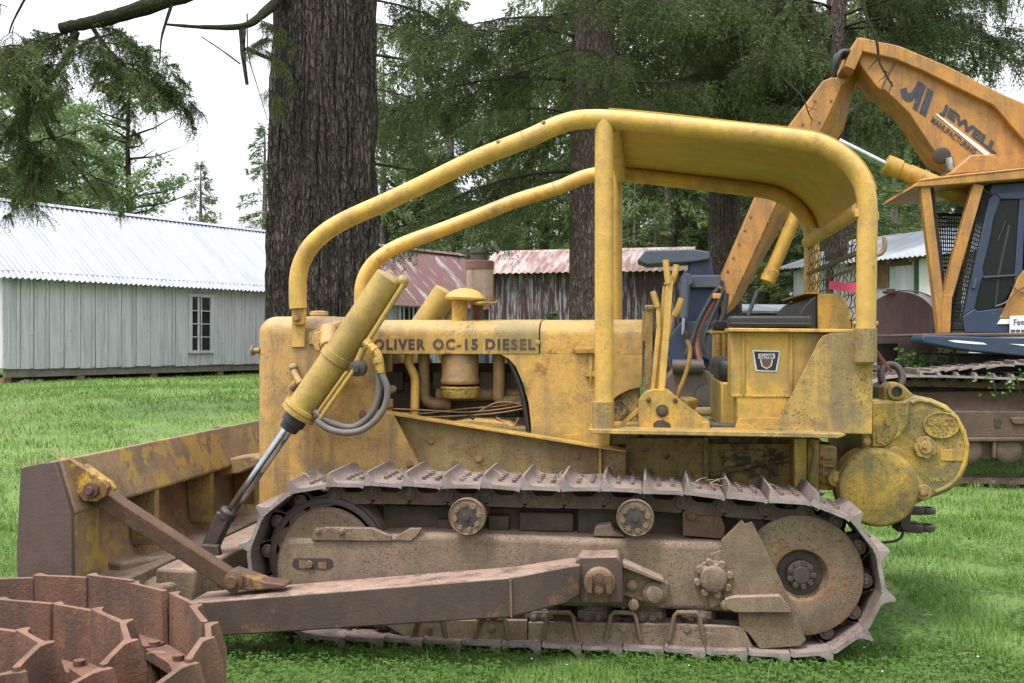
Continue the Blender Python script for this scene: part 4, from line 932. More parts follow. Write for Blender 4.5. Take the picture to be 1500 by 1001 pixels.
# lift lug, brace lug, lifting eye, C-frame crosspiece
m = MB().pext([(84, 672), (100, 671), (150, 704), (158, 714), (154, 728), (142, 735), (122, 735), (116, 728), (104, 752), (98, 752), (80, 690)], 4.535, .035); m2 = MB().pext([(100, 671), (112, 672), (160, 706), (167, 716), (162, 726), (150, 710)], 4.66, .035)
for q in (m, m2): part('brace_lug', q, M['lug'], .005); part('brace_lug', q.mirror(YC), M['lug'], .005)
t = MB().lathe(P(135, 718, 4.535), (0, -1, 0), [(-.16, .024), (.0, .04), (.018, .038), (.02, .02), (.035, .018)], 16); part('lug_pin', t, M['brace']); part('lug_pin', t.mirror(YC), M['brace'])
t = MB(); q = 6.35; pe = [P(308, 655, q), P(309, 637, q), P(314, 628, q), P(321, 626, q), P(326, 631, q), P(325, 650, q)]
t.tube(smooth_path(pe, 4), .012, 8); part('lifting_eye', t, M['guard'])
t = MB(); t.pext([(300, 700), (318, 674), (372, 668), (392, 676), (350, 694)], 6.3, .25); part('blade_step', t, M['blade'], .01)
# the lower C-frame: two beams joining blade and arms in front of the tracks
m = MB(); 
m.bar(P(150, 843, 5.0), P(282, 822, 5.75), .26, .16)
part('frame_beam', m, M['frame'], .02); part('frame_beam', MB().bar(P(215, 876, 4.97), P(318, 846, 5.22), .24, .15), M['frame'], .02)
m = MB().box(bp(150, 800)[0], bp(215, 800)[0], 4.96, 2*YC - 4.96, .22, .40); part('cross_beam', m, M['frame'], .02)
m = MB(); cl0 = P(310, 800, 5.38); m.pext([(268, 822), (296, 798), (318, 800), (322, 820), (300, 845), (272, 845)], 5.30, .05); part('ram_bracket', m, M['darksteel'], .006); part('ram_bracket', m.mirror(YC), M['darksteel'], .006); m = MB(); m.pext([(268, 822), (296, 798), (318, 800), (322, 820), (300, 845), (272, 845)], 5.46, .05)
part('ram_bracket', m, M['darksteel'], .006); part('ram_bracket', m.mirror(YC), M['darksteel'], .006)

# ---- ring and wire lying on the winch, ribbon on the screen
rg = MB(); c = P(1306, 552, 5.95); pp = []
for i in range(25):
    a = 2*PI*i/24; pp.append(c + Vector((.058 * math.cos(a), .03 * math.sin(a), .068 * math.sin(a))))
rg.tube(pp, .021, 10, False)
o = obj('shackle_ring', rg, M['darksteel'], base=c, smooth=60); tag(o, 'dark rusty steel ring standing on top of the yellow winch', 'shackle')
wr = MB()
for k in range(2): wr.tube([P(1283, 512 + 5*k, 5.62 + .02*k), P(1296, 530 + 4*k, 5.75), P(1305 + k, 544, 5.93)], .006, 6)
o = obj('wire_sling', wr, M['redwire'], base=P(1296, 530, 5.75)); tag(o, 'thin reddish wires hanging from the canopy post down to the steel ring', 'wire')
rb = MB(); z = Z(422, 1258, YN); y0 = YN + .05
pts_ = [(xw - .02, y0 + .05*i, z + .004*i + .003*math.sin(i*.7)) for i in range(17)]
for i in range(16):
    a = pts_[i]; b = pts_[i+1]; rb.hexa([(a[0], a[1], a[2]-.024), (b[0], b[1], b[2]-.024), (b[0]+.003, b[1], b[2]-.024), (a[0]+.003, a[1], a[2]-.024), (a[0], a[1], a[2]+.024), (b[0], b[1], b[2]+.024), (b[0]+.003, b[1], b[2]+.024), (a[0]+.003, a[1], a[2]+.024)])
o = obj('ribbon', rb, M['pink'], base=(xw, y0, z)); tag(o, 'bright pink ribbon tied across the wire screen behind the seat', 'ribbon')

# ================================================================== rolled-up track chain in the foreground
CC = (-2.15, 3.15); cw = LD(*CC)
COIL = empty('track_chain', (cw.x, cw.y, ground_z(cw.x, cw.y)), 'long rust red crawler track chain rolled up on its side in the lower left foreground', 'track chain')
def cpt(t):
    a = 1.15 - .25*t; b = 1.19 - .37*t; ph = 2*PI*t
    return LD(CC[0] + a*math.cos(ph), CC[1] + b*math.sin(ph))
# arc-length walk along the spiral
ts = np.linspace(-.62, 2.75, 4000); pl = [cpt(t) for t in ts]; acc = [0]
for i in range(1, len(pl)): acc.append(acc[-1] + (pl[i] - pl[i-1]).length)
CP = .245
h_ = CP/2; PH = .60
def coil_shoe():
    prof = [(-h_*1.02, -.012), (h_*1.0, -.012), (h_*1.06, .004), (h_*.98, .012), (h_*.55, .008), (-h_*.55, .008), (-h_*.78, .02), (-h_*.90, .062), (-h_*1.04, .066), (-h_*1.08, .02)]
    mb = MB(); NZ = 7; n = len(prof); vs = []
    for j in range(NZ):
        z = PH * j / (NZ-1); ed = max(0, abs(j/(NZ-1) - .5) * 2 - .75) * 4
        for x, w in prof:
            k = mn.noise(Vector((x*8, w*8, z*5)))
            w2 = w * (1 - .45*ed*ed) if w > .03 else w
            vs.append((x + .003*k, w2 + .003*k, z + .003*k))
    mb.add(vs, [(j*n+i, j*n+(i+1) % n, (j+1)*n+(i+1) % n, (j+1)*n+i) for j in range(NZ-1) for i in range(n)] + [tuple(range(n)), tuple((NZ-1)*n+i for i in range(n))])
    me = bpy.data.meshes.new('track_shoe'); me.from_pydata([tuple(p) for p in mb.v], [], mb.f); finish_mesh(me, 40); me.materials.append(M['rust']); return me
def coil_link():
    mb = MB()
    for z in (.17, .36):
        mb.extz([(-h_*.98, -.012), (h_*.98, -.012), (h_*1.1, -.05), (h_*.9, -.1), (-h_*.9, -.1), (-h_*1.1, -.05)], z, z + .04)
    mb.cyl((-h_, -.06, .15), (-h_, -.06, .42), .022, seg=10)
    me = bpy.data.meshes.new('track_link'); me.from_pydata([tuple(p) for p in mb.v], [], mb.f); finish_mesh(me, 40); me.materials.append(M['rust']); return me
cs_m, cl_m = coil_shoe(), coil_link()
k = 0; s = 0.0; rr_ = random.Random(5)
while s < acc[-1] - CP and k < 98:
    i = int(np.searchsorted(acc, s)); j = min(len(pl)-1, int(np.searchsorted(acc, s + CP)))
    p = (pl[i] + pl[j]) / 2; t = (pl[j] - pl[i]).normalized()
    ang = math.atan2(t.y, t.x) + PI            # local +y must look outward of the spiral
    loc = (p.x - cw.x, p.y - cw.y, .0 + rr_.uniform(-.012, .012))
    link('track_shoe', cs_m, COIL, loc, (rr_.uniform(-.02, .02), rr_.uniform(-.02, .02), ang + rr_.uniform(-.04, .04)))
    link('track_link', cl_m, COIL, loc, (0, 0, ang))
    s += CP; k += 1
# ================================================================== the log loader
YK = 12.1                                             # near face of its cab
lc = P(1480, 500, 13.0)
LO = empty('log_loader', (lc.x, 13.0, 0), 'orange and navy blue log loader with a raised lettered boom and muddy tracks', 'log loader')
def lp(name, mb, mat, bevel=0, parent=None, **k): return obj(name, mb, mat, parent or LO, bevel=bevel, **k)
YB = 12.95                                            # near side of boom
BT = .62
m = MB().pext([(1258, 92), (1262, 78), (1312, 88), (1357, 108), (1402, 130), (1455, 156), (1500, 208), (1560, 285), (1600, 330), (1520, 330), (1430, 262), (1393, 240), (1376, 232), (1368, 221), (1332, 166), (1296, 132), (1289, 131), (1283, 126)], YB, BT)
BOOM = lp('boom', m, M['orange'], .012)
m = MB().pext([(1256, 56), (1262, 55), (1318, 67.5), (1391, 98), (1466, 137), (1500, 151), (1570, 190), (1620, 300), (1560, 285), (1500, 206), (1455, 154), (1402, 128.5), (1357, 106), (1312, 86.5), (1253, 73)], YB - .09, BT + .18)
lp('boom_flange', m, M['orange'], .012, parent=BOOM)
m = MB().pext([(1237, 97), (1256, 55), (1264, 58), (1263, 78), (1252, 103)], YB - .10, BT + .2); lp('boom_nose_plate', m, M['orange'], .01, parent=BOOM)
m = MB()
q = [P(u, v, YB - .004) for u, v in ((1303, 106), (1310, 92))]
m.tube([P(1311, 92, YB - .002), P(1296, 118, YB - .002), P(1291, 131, YB - .002)], .012, 6)
m.tube([P(1455, 157, YB - .08), P(1465, 138, YB - .08)], .01, 6); lp('weld_seam', m, M['plank'], parent=BOOM)
# lettering along the boom
YD = YB - .003
def stroke(pts, mat=M['decal'], name='logo_stroke', dy=0.0): return lp(name, MB().pext(pts, YD - .004 - dy, .006), mat, parent=BOOM)
def zz(l): return [(1150 + a_/3.574, b_/3.574) for a_, b_ in l]
stroke(zz([(603, 470), (634, 458), (641, 484), (654, 489), (666, 480), (696, 424), (710, 430), (684, 508), (664, 531), (638, 532), (612, 511)]))
stroke(zz([(711, 428), (738, 453), (692, 582), (668, 567)]), dy=.0012)
stroke(zz([(747, 461), (778, 482), (736, 612), (702, 591)]))
stroke([(1370.5, 167.5), (1373, 167), (1450, 225), (1447, 231)], M['white'], 'white_stripe', .001)
def boom_text(txt, p_bl, p_br, p_tl, mat, bold, sp=1.0):
    a, b, c = (P(*p, YD - .002) for p in (p_bl, p_br, p_tl)); text_mesh('lettering', txt, a, b - a, c - a, mat, BOOM, .004, bold, sp)
boom_text('JEWELL', (1375.5, 167), (1456.5, 231), (1382, 150), M['decal'], .045, 1.02)
boom_text('MANUFACTURING', (1363, 178.5), (1427, 228), (1367, 170.5), M['decal'], .012, 1.0)
# stick: side plate, belly and front plate
m = MB().pext([(1221, 113), (1235, 121), (1222, 152), (1205, 188), (1142, 290), (1063, 463), (1056, 462), (1054, 410), (1108, 286), (1153, 187), (1206, 118)], YB + .12, .40)
ST_ = lp('stick', m, M['orange'], .012)
m = MB(); ya, yb_ = YB + .13, YB + .52
near = [(1234, 123), (1222, 152), (1206, 186), (1143, 289), (1100, 383), (1064, 461)]; far = [(1263, 90), (1252, 128), (1236, 190), (1163, 300), (1116, 384), (1081, 446)]
A_ = [P(u, v, ya) for u, v in near]; B_ = [P(u, v, yb_) for u, v in far]; C_ = [P(u, v, yb_ + .02) - Vector((.22, 0, -.05)) for u, v in near]; n_ = len(A_)
m.add(A_ + B_ + C_, [(i, i+1, n_+i+1, n_+i) for i in range(n_-1)] + [(n_+i, n_+i+1, 2*n_+i+1, 2*n_+i) for i in range(n_-1)] + [(2*n_+i, 2*n_+i+1, i+1, i) for i in range(n_-1)] + [(0, n_, 2*n_), (n_-1, 2*n_-1, 3*n_-1)])
lp('stick_belly', m, M['orange'], parent=ST_)
for (u0, v0, u1, v1) in ((1203, 132, 1112, 300), (1226, 132, 1140, 290), (1104, 308, 1062, 408), (1132, 312, 1070, 446)):
    for k in range(5): f_ = (k + .5)/5; lp('bolt', MB().bolt(u0 + (u1-u0)*f_, v0 + (v1-v0)*f_, YB + .12, .013, .012), M['plank'], parent=ST_)
# hoses bunched at the boom tip
for k in range(4):
    t = MB().tube(smooth_path([P(1250 - k, 78 + 3*k, YB + .1*k), P(1234 - 2*k, 76 + 2*k, YB + .1*k), P(1226 - k, 90, YB + .1*k), P(1222, 108 + 2*k, YB + .1*k + .05)], 5), .035, 8); lp('hydraulic_hose', t, M['hosedark'], parent=BOOM)
# stick cylinder with chrome rod, grapple cylinder
t = MB().cyl(P(1228, 207, YB - .35), P(1300, 243, YB - .35), .047, seg=18); CYL = lp('stick_cylinder', t, M['chrome'])
t = MB().lathe(P(1297, 240, YB - .35), P(1400, 284, YB - .35) - P(1297, 240, YB - .35), [(0, .06), (0, .115), (.18, .118), (.19, .10), (.28, .10), (.29, .112), (1.5, .112), (1.5, .02)], 24)
lp('cylinder_barrel', t, M['orangey'], parent=CYL)
t = MB().lathe(P(1170, 305, YB + .25), P(1120, 422, YB + .25) - P(1170, 305, YB + .25), [(0, .06), (0, .085), (.85, .085), (.86, .10), (1.02, .10), (1.03, .085), (1.06, .03)], 20); GC = lp('grapple_cylinder', t, M['orangey'])
lp('cylinder_rod', MB().cyl(P(1110, 425, YB + .25), P(1096, 462, YB + .25), .028, seg=10), M['bluegrey'], parent=GC)
t = MB().lathe(P(1380, 228, YB), (-.3, -1, -.2), [(-.06, .10), (.20, .105), (.21, .08), (.212, .02)], 22); lp('boom_pin', t, M['darksteel'], .005, parent=BOOM)
t = MB().cyl(P(1389, 232, YB - .2), P(1393, 250, YB - .2), .05, seg=12); lp('pin_rod', t, M['chrome'], parent=BOOM)
# grapple head hanging from the stick
YG = YB - .05
m = MB().pext([(933, 382), (946, 367), (1014, 365), (1040, 369), (1040, 380), (1015, 384), (948, 388)], YG - .05, .6); GH = lp('grapple_heel', m, M['bluegrey'], .015)
m = MB().pext([(1014, 366), (1040, 369), (1046, 406), (1062, 412), (1050, 470), (1048, 532), (1020, 545), (985, 540), (975, 500), (1000, 470), (1005, 412)], YG + .05, .5); lp('grapple_frame', m, M['blue'], .015, parent=GH)
m = MB().pbox(1004, 1056, 403, 422, YG - .05, .5); lp('grapple_block', MB().pext([(1000, 472), (1048, 470), (1048, 532), (1018, 520)], YG - .1, .4), M['bluegrey'], .015, parent=GH); lp('grapple_link', m, M['bluegrey'], .015, parent=GH)
m = MB().cyl(P(1004, 412, YG - .15), P(1002, 466, YG - .15), .062, seg=16); m.lathe(P(1006, 410, YG - .1), (0, -1, 0), [(-.05, .08), (.1, .08)], 14); GCY = lp('grapple_ram', m, M['bluegrey'], .004, parent=GH)
m = MB().cyl(P(1002, 466, YG - .15), P(1001, 490, YG - .15), .03, seg=12); lp('ram_rod', m, M['chrome'], parent=GH)
m = MB().pext([(968, 585), (976, 552), (1000, 530), (1040, 545), (1050, 560), (1048, 600), (990, 600)], YG - .3, .8); JAW = lp('grapple_jaw', m, M['bladeend'], .02, parent=GH)
m = MB().cyl(P(985, 537, YG - .35), P(1030, 537, YG - .35), .09, seg=14); lp('jaw_pivot', MB().lathe(P(1036, 580, YG - .3), (0, -1, 0), [(0, .16), (.03, .15), (.04, .07)], 18), M['darksteel'], parent=GH); lp('jaw_pin', m, M['darksteel'], parent=GH)
for k, (mt, pp) in enumerate((('hosered', [(1056, 420), (1048, 440), (1033, 462), (1021, 490), (1022, 515), (1029, 540)]), ('hosedark', [(1053, 422), (1040, 440), (1024, 470), (1014, 500), (1005, 520)]), ('hosedark', [(1060, 425), (1052, 445), (1040, 472), (1031, 500), (1035, 520)]), ('hosedark', [(1064, 430), (1060, 460), (1050, 480), (1036, 488)]))):
    lp('hydraulic_hose', MB().tube(smooth_path([P(a, b, YG - .25 - .03*k) for a, b in pp], 5), .034, 8), M[mt], parent=GH)
lp('hose_clamp', MB().pbox(1044, 1058, 430, 438, YG - .34, .1), M['orange'], .01, parent=GH)
# cab: roof guard, posts, door, window
YC1 = YK + 1.35
m = MB().pext([(1339, 274), (1346, 264), (1400, 257), (1500, 247.5), (1660, 232), (1660, 250), (1500, 262), (1365, 273)], YK - .12, 1.6)
m.pext([(1343, 266), (1352, 262), (1400, 256), (1660, 230), (1660, 233), (1500, 249)], YK - .13, 1.62); RG_ = lp('roof_guard', m, M['orange'], .012)
m = MB().pext([(1391, 256), (1422, 227), (1458, 226), (1472, 250)], YK + .35, .9); lp('roof_box', m, M['orange'], .015, parent=RG_)
def post(a, b, w, mat=M['orange'], Y=YK - .08, t=.13, name='guard_post'):
    p = Vector((b[0]-a[0], b[1]-a[1])); n = Vector((-p.y, p.x)).normalized() * w / 2
    return lp(name, MB().pext([(a[0]-n.x, a[1]-n.y), (b[0]-n.x, b[1]-n.y), (b[0]+n.x, b[1]+n.y), (a[0]+n.x, a[1]+n.y)], Y, t), mat, .008)
post((1355.5, 272), (1382, 488), 14); post((1434, 270), (1388, 434), 16, t=.11, Y=YK - .06); 
post((1356, 275), (1382, 486), 13, Y=YC1 - .05); post((1434, 272), (1388, 486), 14, Y=YC1 - .05)
m = MB().pext([(1383, 432), (1395, 432), (1392, 488), (1377, 488)], YK - .09, .16); lp('post_foot', m, M['orange'], .006)
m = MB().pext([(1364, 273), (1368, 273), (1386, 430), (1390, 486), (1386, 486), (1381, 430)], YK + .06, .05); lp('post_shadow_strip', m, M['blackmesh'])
# wire guards around the cab front (real grids with depth)
def grid(quad, nu, nv, Y0, Y1, name='guard_mesh'):
    (a, b, c, d) = quad; mb = MB()
    pt = lambda f, g: (P(*a, Y0).lerp(P(*b, Y1), f)).lerp(P(*d, Y0).lerp(P(*c, Y1), f), g)
    for i in range(nu + 1): mb.tube([pt(i/nu, 0), pt(i/nu, 1)], .008, 4)
    for j in range(nv + 1): mb.tube([pt(0, j/nv), pt(1, j/nv)], .008, 4)
    mb.tube([pt(0, 0), pt(1, 0)], .02, 6); mb.tube([pt(0, 1), pt(1, 1)], .02, 6); mb.tube([pt(0, .5), pt(1, .5)], .014, 6)
    return lp(name, mb, M['blackmesh'])
grid([(1368, 314), (1418, 316), (1405, 470), (1384, 470)], 14, 26, YK + .3, YC1)
grid([(1438, 276), (1452, 286), (1412, 488), (1392, 488)], 7, 34, YK - .01, YK + .02)
m = MB().pext([(1412, 488), (1409, 462), (1449, 292), (1456, 282), (1660, 268), (1660, 488)], YC1 - .05, .06); m.pext([(1575, 280), (1660, 274), (1660, 488), (1575, 488)], YK + .05, 1.2); m.pext([(1412, 488), (1411, 478), (1660, 470), (1660, 488)], YK + .05, 1.3); m.pext([(1446, 296), (1452, 270), (1660, 255), (1660, 274), (1458, 286)], YK + .06, 1.25); lp('cab_shell', m, M['blue'], .015)
m = MB().pext([(1500, 430), (1540, 420), (1560, 470), (1500, 480)], YK + .4, .6); m.pext([(1540, 330), (1560, 330), (1566, 450), (1545, 450)], YK + .4, .6); lp('operator_seat', m, M['black'], .03)
# door as a frame round the window opening
outer = [(1413, 488), (1409.5, 464), (1449.5, 291), (1458, 283), (1560, 275), (1560, 488)]
m = MB()
def dpoly(pts, dy=0.0, t=.07): m.pext(pts, YK + dy, t)
dpoly([(1413, 488), (1409.5, 464), (1428, 452), (1432, 456), (1465, 452), (1500, 446), (1500, 488)])
dpoly([(1409.5, 464), (1449.5, 291), (1458, 283), (1466, 292), (1456, 320), (1450, 352), (1440, 392), (1441, 404), (1436, 416), (1428, 452)], .002)
dpoly([(1458, 283), (1560, 275), (1560, 292), (1493, 292), (1466, 292)], .004)
dpoly([(1494, 292), (1502, 292), (1498, 400), (1500, 446), (1489, 448), (1486, 410)], .006)
DR = lp('door', m, M['blue'], .01)
m = MB().pext([(1464, 466), (1474, 448), (1492, 406), (1500, 396), (1560, 380), (1560, 470)], YK - .012, .03); lp('orange_panel', m, M['orange'], .004, parent=DR)
m = MB().pext([(1461, 475), (1466, 467.5), (1560, 466), (1560, 474)], YK - .015, .02); lp('white_stripe', m, M['white'], .001, parent=DR)
m = MB().pext([(1463, 294), (1493, 293), (1490, 405), (1466, 452), (1427, 455), (1437, 398)], YK + .03, .012); lp('side_window', m, M['glass'], parent=DR)
m = MB().tube([P(1440, 407, YK + .02), P(1488, 404, YK + .02)], .02, 8); lp('window_bar', m, M['black'], parent=DR); m = MB(); m.tube([P(1478, 330, YK + .05), P(1462, 404, YK + .05), P(1458, 450, YK + .05)], .025, 8); lp('window_bar', m, M['black'], parent=DR); m = MB(); m.tube([P(1462, 352, YK + .02), P(1474, 322, YK + .02)], .008, 6); lp('window_bar', m, M['black'], parent=DR)
m = MB().pext([(1424, 421), (1428, 408), (1432, 408), (1428, 424)], YK - .03, .03); lp('door_handle', m, M['bluegrey'], .004, parent=DR)
m = MB().tube(smooth_path([P(1458, 449, YK - .03), P(1475, 442, YK - .04), P(1492, 425, YK - .04), P(1512, 416, YK - .04)], 5), .010, 6); m.tube(smooth_path([P(1484, 420, YK - .03), P(1493, 427, YK - .05), P(1508, 432, YK - .04)], 5), .008, 6); lp('rope_loop', m, M['plank'], parent=DR)
# deck below the cab with its rounded blue bumper
m = MB().pext([(1352, 489), (1660, 486), (1660, 492), (1352, 493)], YK - .25, 2.6); DK = lp('deck', m, M['mud'], .01)
a = P(1352, 502, YK - .3); b = P(1660, 506, YK - .3)
m = MB(); q0 = P(1350, 491, YK - .3); m.pext([(1350, 496), (1354, 491), (1420, 493), (1500, 495), (1660, 498), (1660, 530), (1500, 522), (1420, 514), (1356, 503), (1351, 500)], YK - .34, .5); lp('bumper', m, M['blue'], .06, seg=4, parent=DK)
m = MB().pext([(1388, 499), (1400, 498.5), (1440, 502), (1446, 505), (1430, 504.5), (1400, 502)], YK - .345, .006); lp('paint_scuff', m, M['white'], parent=DK); lp('paint_scuff', MB().pext([(1478, 504), (1500, 504.5), (1530, 507), (1530, 509), (1500, 507)], YK - .345, .006), M['white'], parent=DK)
m = MB().pext([(1400, 520), (1660, 520), (1660, 545), (1400, 545)], YK + .2, 1.8); lp('turntable', m, M['darksteel'], .02)
# tracks: outline runs off to the right
LSH = shoe_mesh('track_shoe', M['shoe'], .19, .66, .055, .02)
LLK = link_mesh('track_link', M['mud'], .19, (.22, .40))
def loader_track(y0, sd):
    TR = bpy.data.objects.new('crawler_track', None); COL.objects.link(TR); TR.parent = LO; WO[TR.name] = WO[LO.name]
    a = P(1316, 620, 11.4); b_ = P(1830, 620, 11.4); zt = Z(551, 1400, 11.4); zb = -.03; zc = (zt+zb)/2; r = (zt-zb)/2
    pts = []
    for i in range(17): an = math.radians(90 - i*180/16); pts.append((b_.x + r*math.cos(an), zc + r*math.sin(an)))
    for k in range(1, 8): pts.append((b_.x + (a.x-b_.x)*k/8, zb))
    for i in range(17): an = math.radians(-90 - i*180/16); pts.append((a.x + r*math.cos(an), zc + r*math.sin(an)))
    for k in range(1, 8): f_ = k/8; pts.append((a.x + (b_.x-a.x)*f_, zt - .03*math.sin(PI*f_) + .012*math.sin(f_*9)))
    _, ln = closed_path(pts); run_track(TR, pts, y0, LSH, LLK, round(ln/.19), .03, 0, sd)
loader_track(11.36, 8); loader_track(14.2, 9)
for yy in (0, 2.84):
    m = MB(); m.pext([(1318, 575), (1660, 570), (1660, 606), (1330, 602)], 11.7 + yy, .4); m.pext([(1300, 602), (1660, 604), (1660, 640), (1320, 642), (1296, 625)], 11.46 + yy, .5); m.pext([(1480, 612), (1660, 614), (1660, 624), (1484, 622)], 11.43 + yy, .1)
    m.pext([(1320, 642), (1660, 640), (1660, 646), (1320, 648)], 11.425 + yy, .1); m.pext([(1455, 646), (1460, 646), (1460, 672), (1455, 672)], 11.44 + yy, .1); m.pext([(1330, 642), (1660, 640), (1660, 676), (1340, 672)], 11.54 + yy, .4)
    UF = lp('track_frame', m, M['mud'], .012)
    m = MB().pbox(1457, 1466, 614, 626, 11.445 + yy, .02); lp('frame_opening', m, M['darksteel'], .003, parent=UF)
    for u in (1350, 1420, 1478, 1545, 1610): lp('track_roller', MB().lathe(P(u, 660, 11.46 + yy), (0, 1, 0), [(0, .05), (0, .11), (.03, .15), (.3, .15)], 20), M['mud'], .004)
# packed earth on the frame
m = MB(); vs = []; NX_, NZ_ = 60, 9
for i in range(NX_):
    for j in range(NZ_):
        u = 1318 + i * 6; v = 562 + j * 5.4; k = mn.noise(Vector((u*.05, v*.1, 4))) + .5 * mn.noise(Vector((u*.16, v*.2, 4)))
        q = P(u, v, 11.9 - .045*j + .07*k); vs.append(q)
m.add(vs, [(i*NZ_+j, (i+1)*NZ_+j, (i+1)*NZ_+j+1, i*NZ_+j+1) for i in range(NX_-1) for j in range(NZ_-1)]); lp('packed_mud', m, M['mud'], smooth=70)
# loose track section lying on the near track, and the card wedged on the cab
TS = empty('track_section', P(1440, 541, 11.5), 'spare strip of ribbed track plates lying along the top of the loader track', 'track section')
SSH = shoe_mesh('track_shoe', M['track'], .15, .55, .03, .02)
for i in range(34):
    q = P(1352, 540, 11.5); w = WO[TS.name]; hgt = .03 + .09 * sstep(0, 7, i); link('track_shoe', SSH, TS, (q.x + i*.145 - w.x, 11.46 - w.y, Z(549, 1400, 11.4) + hgt - w.z + .012*math.sin(i*.9)), (0, -.25 if 0 < i < 6 else .04*math.sin(i*2.1), 0))
m = MB().pext([(1479.5, 463), (1530, 462), (1530, 489), (1479, 489.5)], YK - .05, .012)
SG = empty('placard', P(1500, 489, YK - .05), 'white printed placard standing at the lower edge of the blue cab door', 'placard')
obj('board', m, M['white'], SG, bevel=.002)
a = P(1485, 477, YK - .052); text_mesh('lettering', 'Fee', a, P(1500, 476, YK - .052) - a, P(1485, 468, YK - .052) - a, M['purple'], SG, .002, .01)
for u in (1480.5, 1488, 1496): obj('printed_mark', MB().pbox(u, u + 6.5, 483, 487, YK - .053, .004), M['bluegrey'], SG)

# ================================================================== fuel tank
tc = P(1318, 484, 14.6); r = 55 * S(1318, 14.6); ax = Vector((.52, .85, 0)).normalized()
TK = empty('fuel_tank', (tc.x, tc.y, tc.z - r - .3), 'old maroon cylindrical tank lying on its side between bulldozer canopy and log loader', 'tank')
m = MB().lathe(tc, ax, [(0, .02), (0, r*.955), (.012, r*.965), (.014, r), (.05, r), (1.9, r), (1.9, .02)], 56); obj('tank_body', m, M['tank'], TK)
m = MB().lathe(tc, ax, [(-.006, r*.985), (-.012, r*1.02), (.03, r*1.03), (.035, r*1.0)], 56); m.lathe(tc + ax*.5, ax, [(-.03, r*1.0), (-.025, r*1.018), (.025, r*1.018), (.03, r*1.0)], 56); obj('rim_band', m, M['tank'], TK)
q = P(1309, 516, 14.45); m = MB().box(q.x - .24, q.x + .05, q.y - .03, q.y + .06, q.z - .14, q.z + .12); obj('outlet_box', m, M['darksteel'], TK, bevel=.01)
m = MB().lathe(tc + Vector((-.10, .1, r*.98)), (0, 0, 1), [(0, .1), (.03, .1), (.035, .06), (.07, .06), (.08, .02)], 16); m.box(tc.x - .2, tc.x + .02, tc.y + .02, tc.y + .16, tc.z + r + .0, tc.z + r + .03); m.tube(smooth_path([tc + Vector((0, .1, r + .03)), tc + Vector((.3, .2, r + .02)), tc + Vector((.6, .25, r*.75)), tc + Vector((.75, .3, r*.2))], 5), .012, 6); obj('filler_cap', m, M['tank'], TK)
for d_ in (.3, 1.5):
    m = MB(); q = tc + ax * d_; m.box(q.x - .4, q.x + .4, q.y - .08, q.y + .08, ground_z(q.x, q.y) - .1, q.z - r*.8)
    obj('cradle', m, M['plank'], TK, bevel=.01)

# ================================================================== sheds and barns
def siding(name, cols, rust=None, kk=.5, rough=.85, bs=1.0):
    """painted boards: weathering runs along the grain, each board a little different"""
    m, nt, b = newmat(name); v = coords(nt); vs = coords(nt, (5, 5, .35))
    c = mixc(nt, noise_f(nt, vs, 3*bs, .38, .62, 1, 6, .65), cols[0], cols[1])
    if len(cols) > 2: c = mixc(nt, noise_f(nt, vs, 1.6*bs, .5, .56, kk, 9, .75), c, cols[2])
    c = mixc(nt, noise_f(nt, v, 14, .66, .7, .6, 3), c, (.10, .09, .085))
    L(nt, c, b.inputs['Base Color']); b.inputs['Roughness'].default_value = rough; bump(nt, b, vs, [(6, .3, 6)], .01); return m
def roofing(name, cols, rough=.45, metal=.3, streak=1.0, along=(2.5, .25, .25), lo=.47, hi=.56):
    m, nt, b = newmat(name); vs = coords(nt, along); v = coords(nt)
    c = mixc(nt, noise_f(nt, vs, 1.3, lo, hi, streak, 8, .7), cols[0], cols[1])
    c = mixc(nt, noise_f(nt, v, 1.2, .45, .7, .5, 6), c, cols[2])
    L(nt, c, b.inputs['Base Color']); b.inputs['Roughness'].default_value = rough; b.inputs['Metallic'].default_value = metal; return m
M['barnwall'] = siding('pale_blue_grey_boards', [(.50, .495, .53), (.43, .43, .465), (.29, .295, .31)], kk=.5)
M['barnroof'] = roofing('white_corrugated_roof', [(.33, .345, .385), (.26, .275, .31), (.30, .31, .34)], .5, .0)
M['maroonwall'] = siding('peeling_maroon_boards', [(.090, .050, .054), (.07, .042, .046), (.40, .39, .39)], kk=.9, bs=1.6)
M['pinkroof'] = roofing('faded_pink_roof', [(.28, .155, .135), (.43, .36, .34), (.20, .11, .095)], .6, .05, 1, (3, .5, .5), .46, .54)
M['redroof'] = roofing('rusting_red_roof', [(.15, .070, .064), (.33, .29, .29), (.12, .062, .055)], .6, .1, 1, (3.2, .45, .45), .54, .60)
M['tinroof'] = roofing('grey_tin_roof', [(.50, .54, .60), (.38, .41, .46), (.44, .46, .50)], .5, .2)
M['tinwall'] = roofing('pale_tin_wall', [(.55, .57, .58), (.43, .45, .47), (.50, .50, .49)], .5, .15)
M['stone'] = simple('grey_stone', (.22, .21, .20), .9, 0, .4, .4, 6)
M['timber'] = simple('grey_sill_timber', (.22, .20, .17), .9, 0, .4, .3, 5)

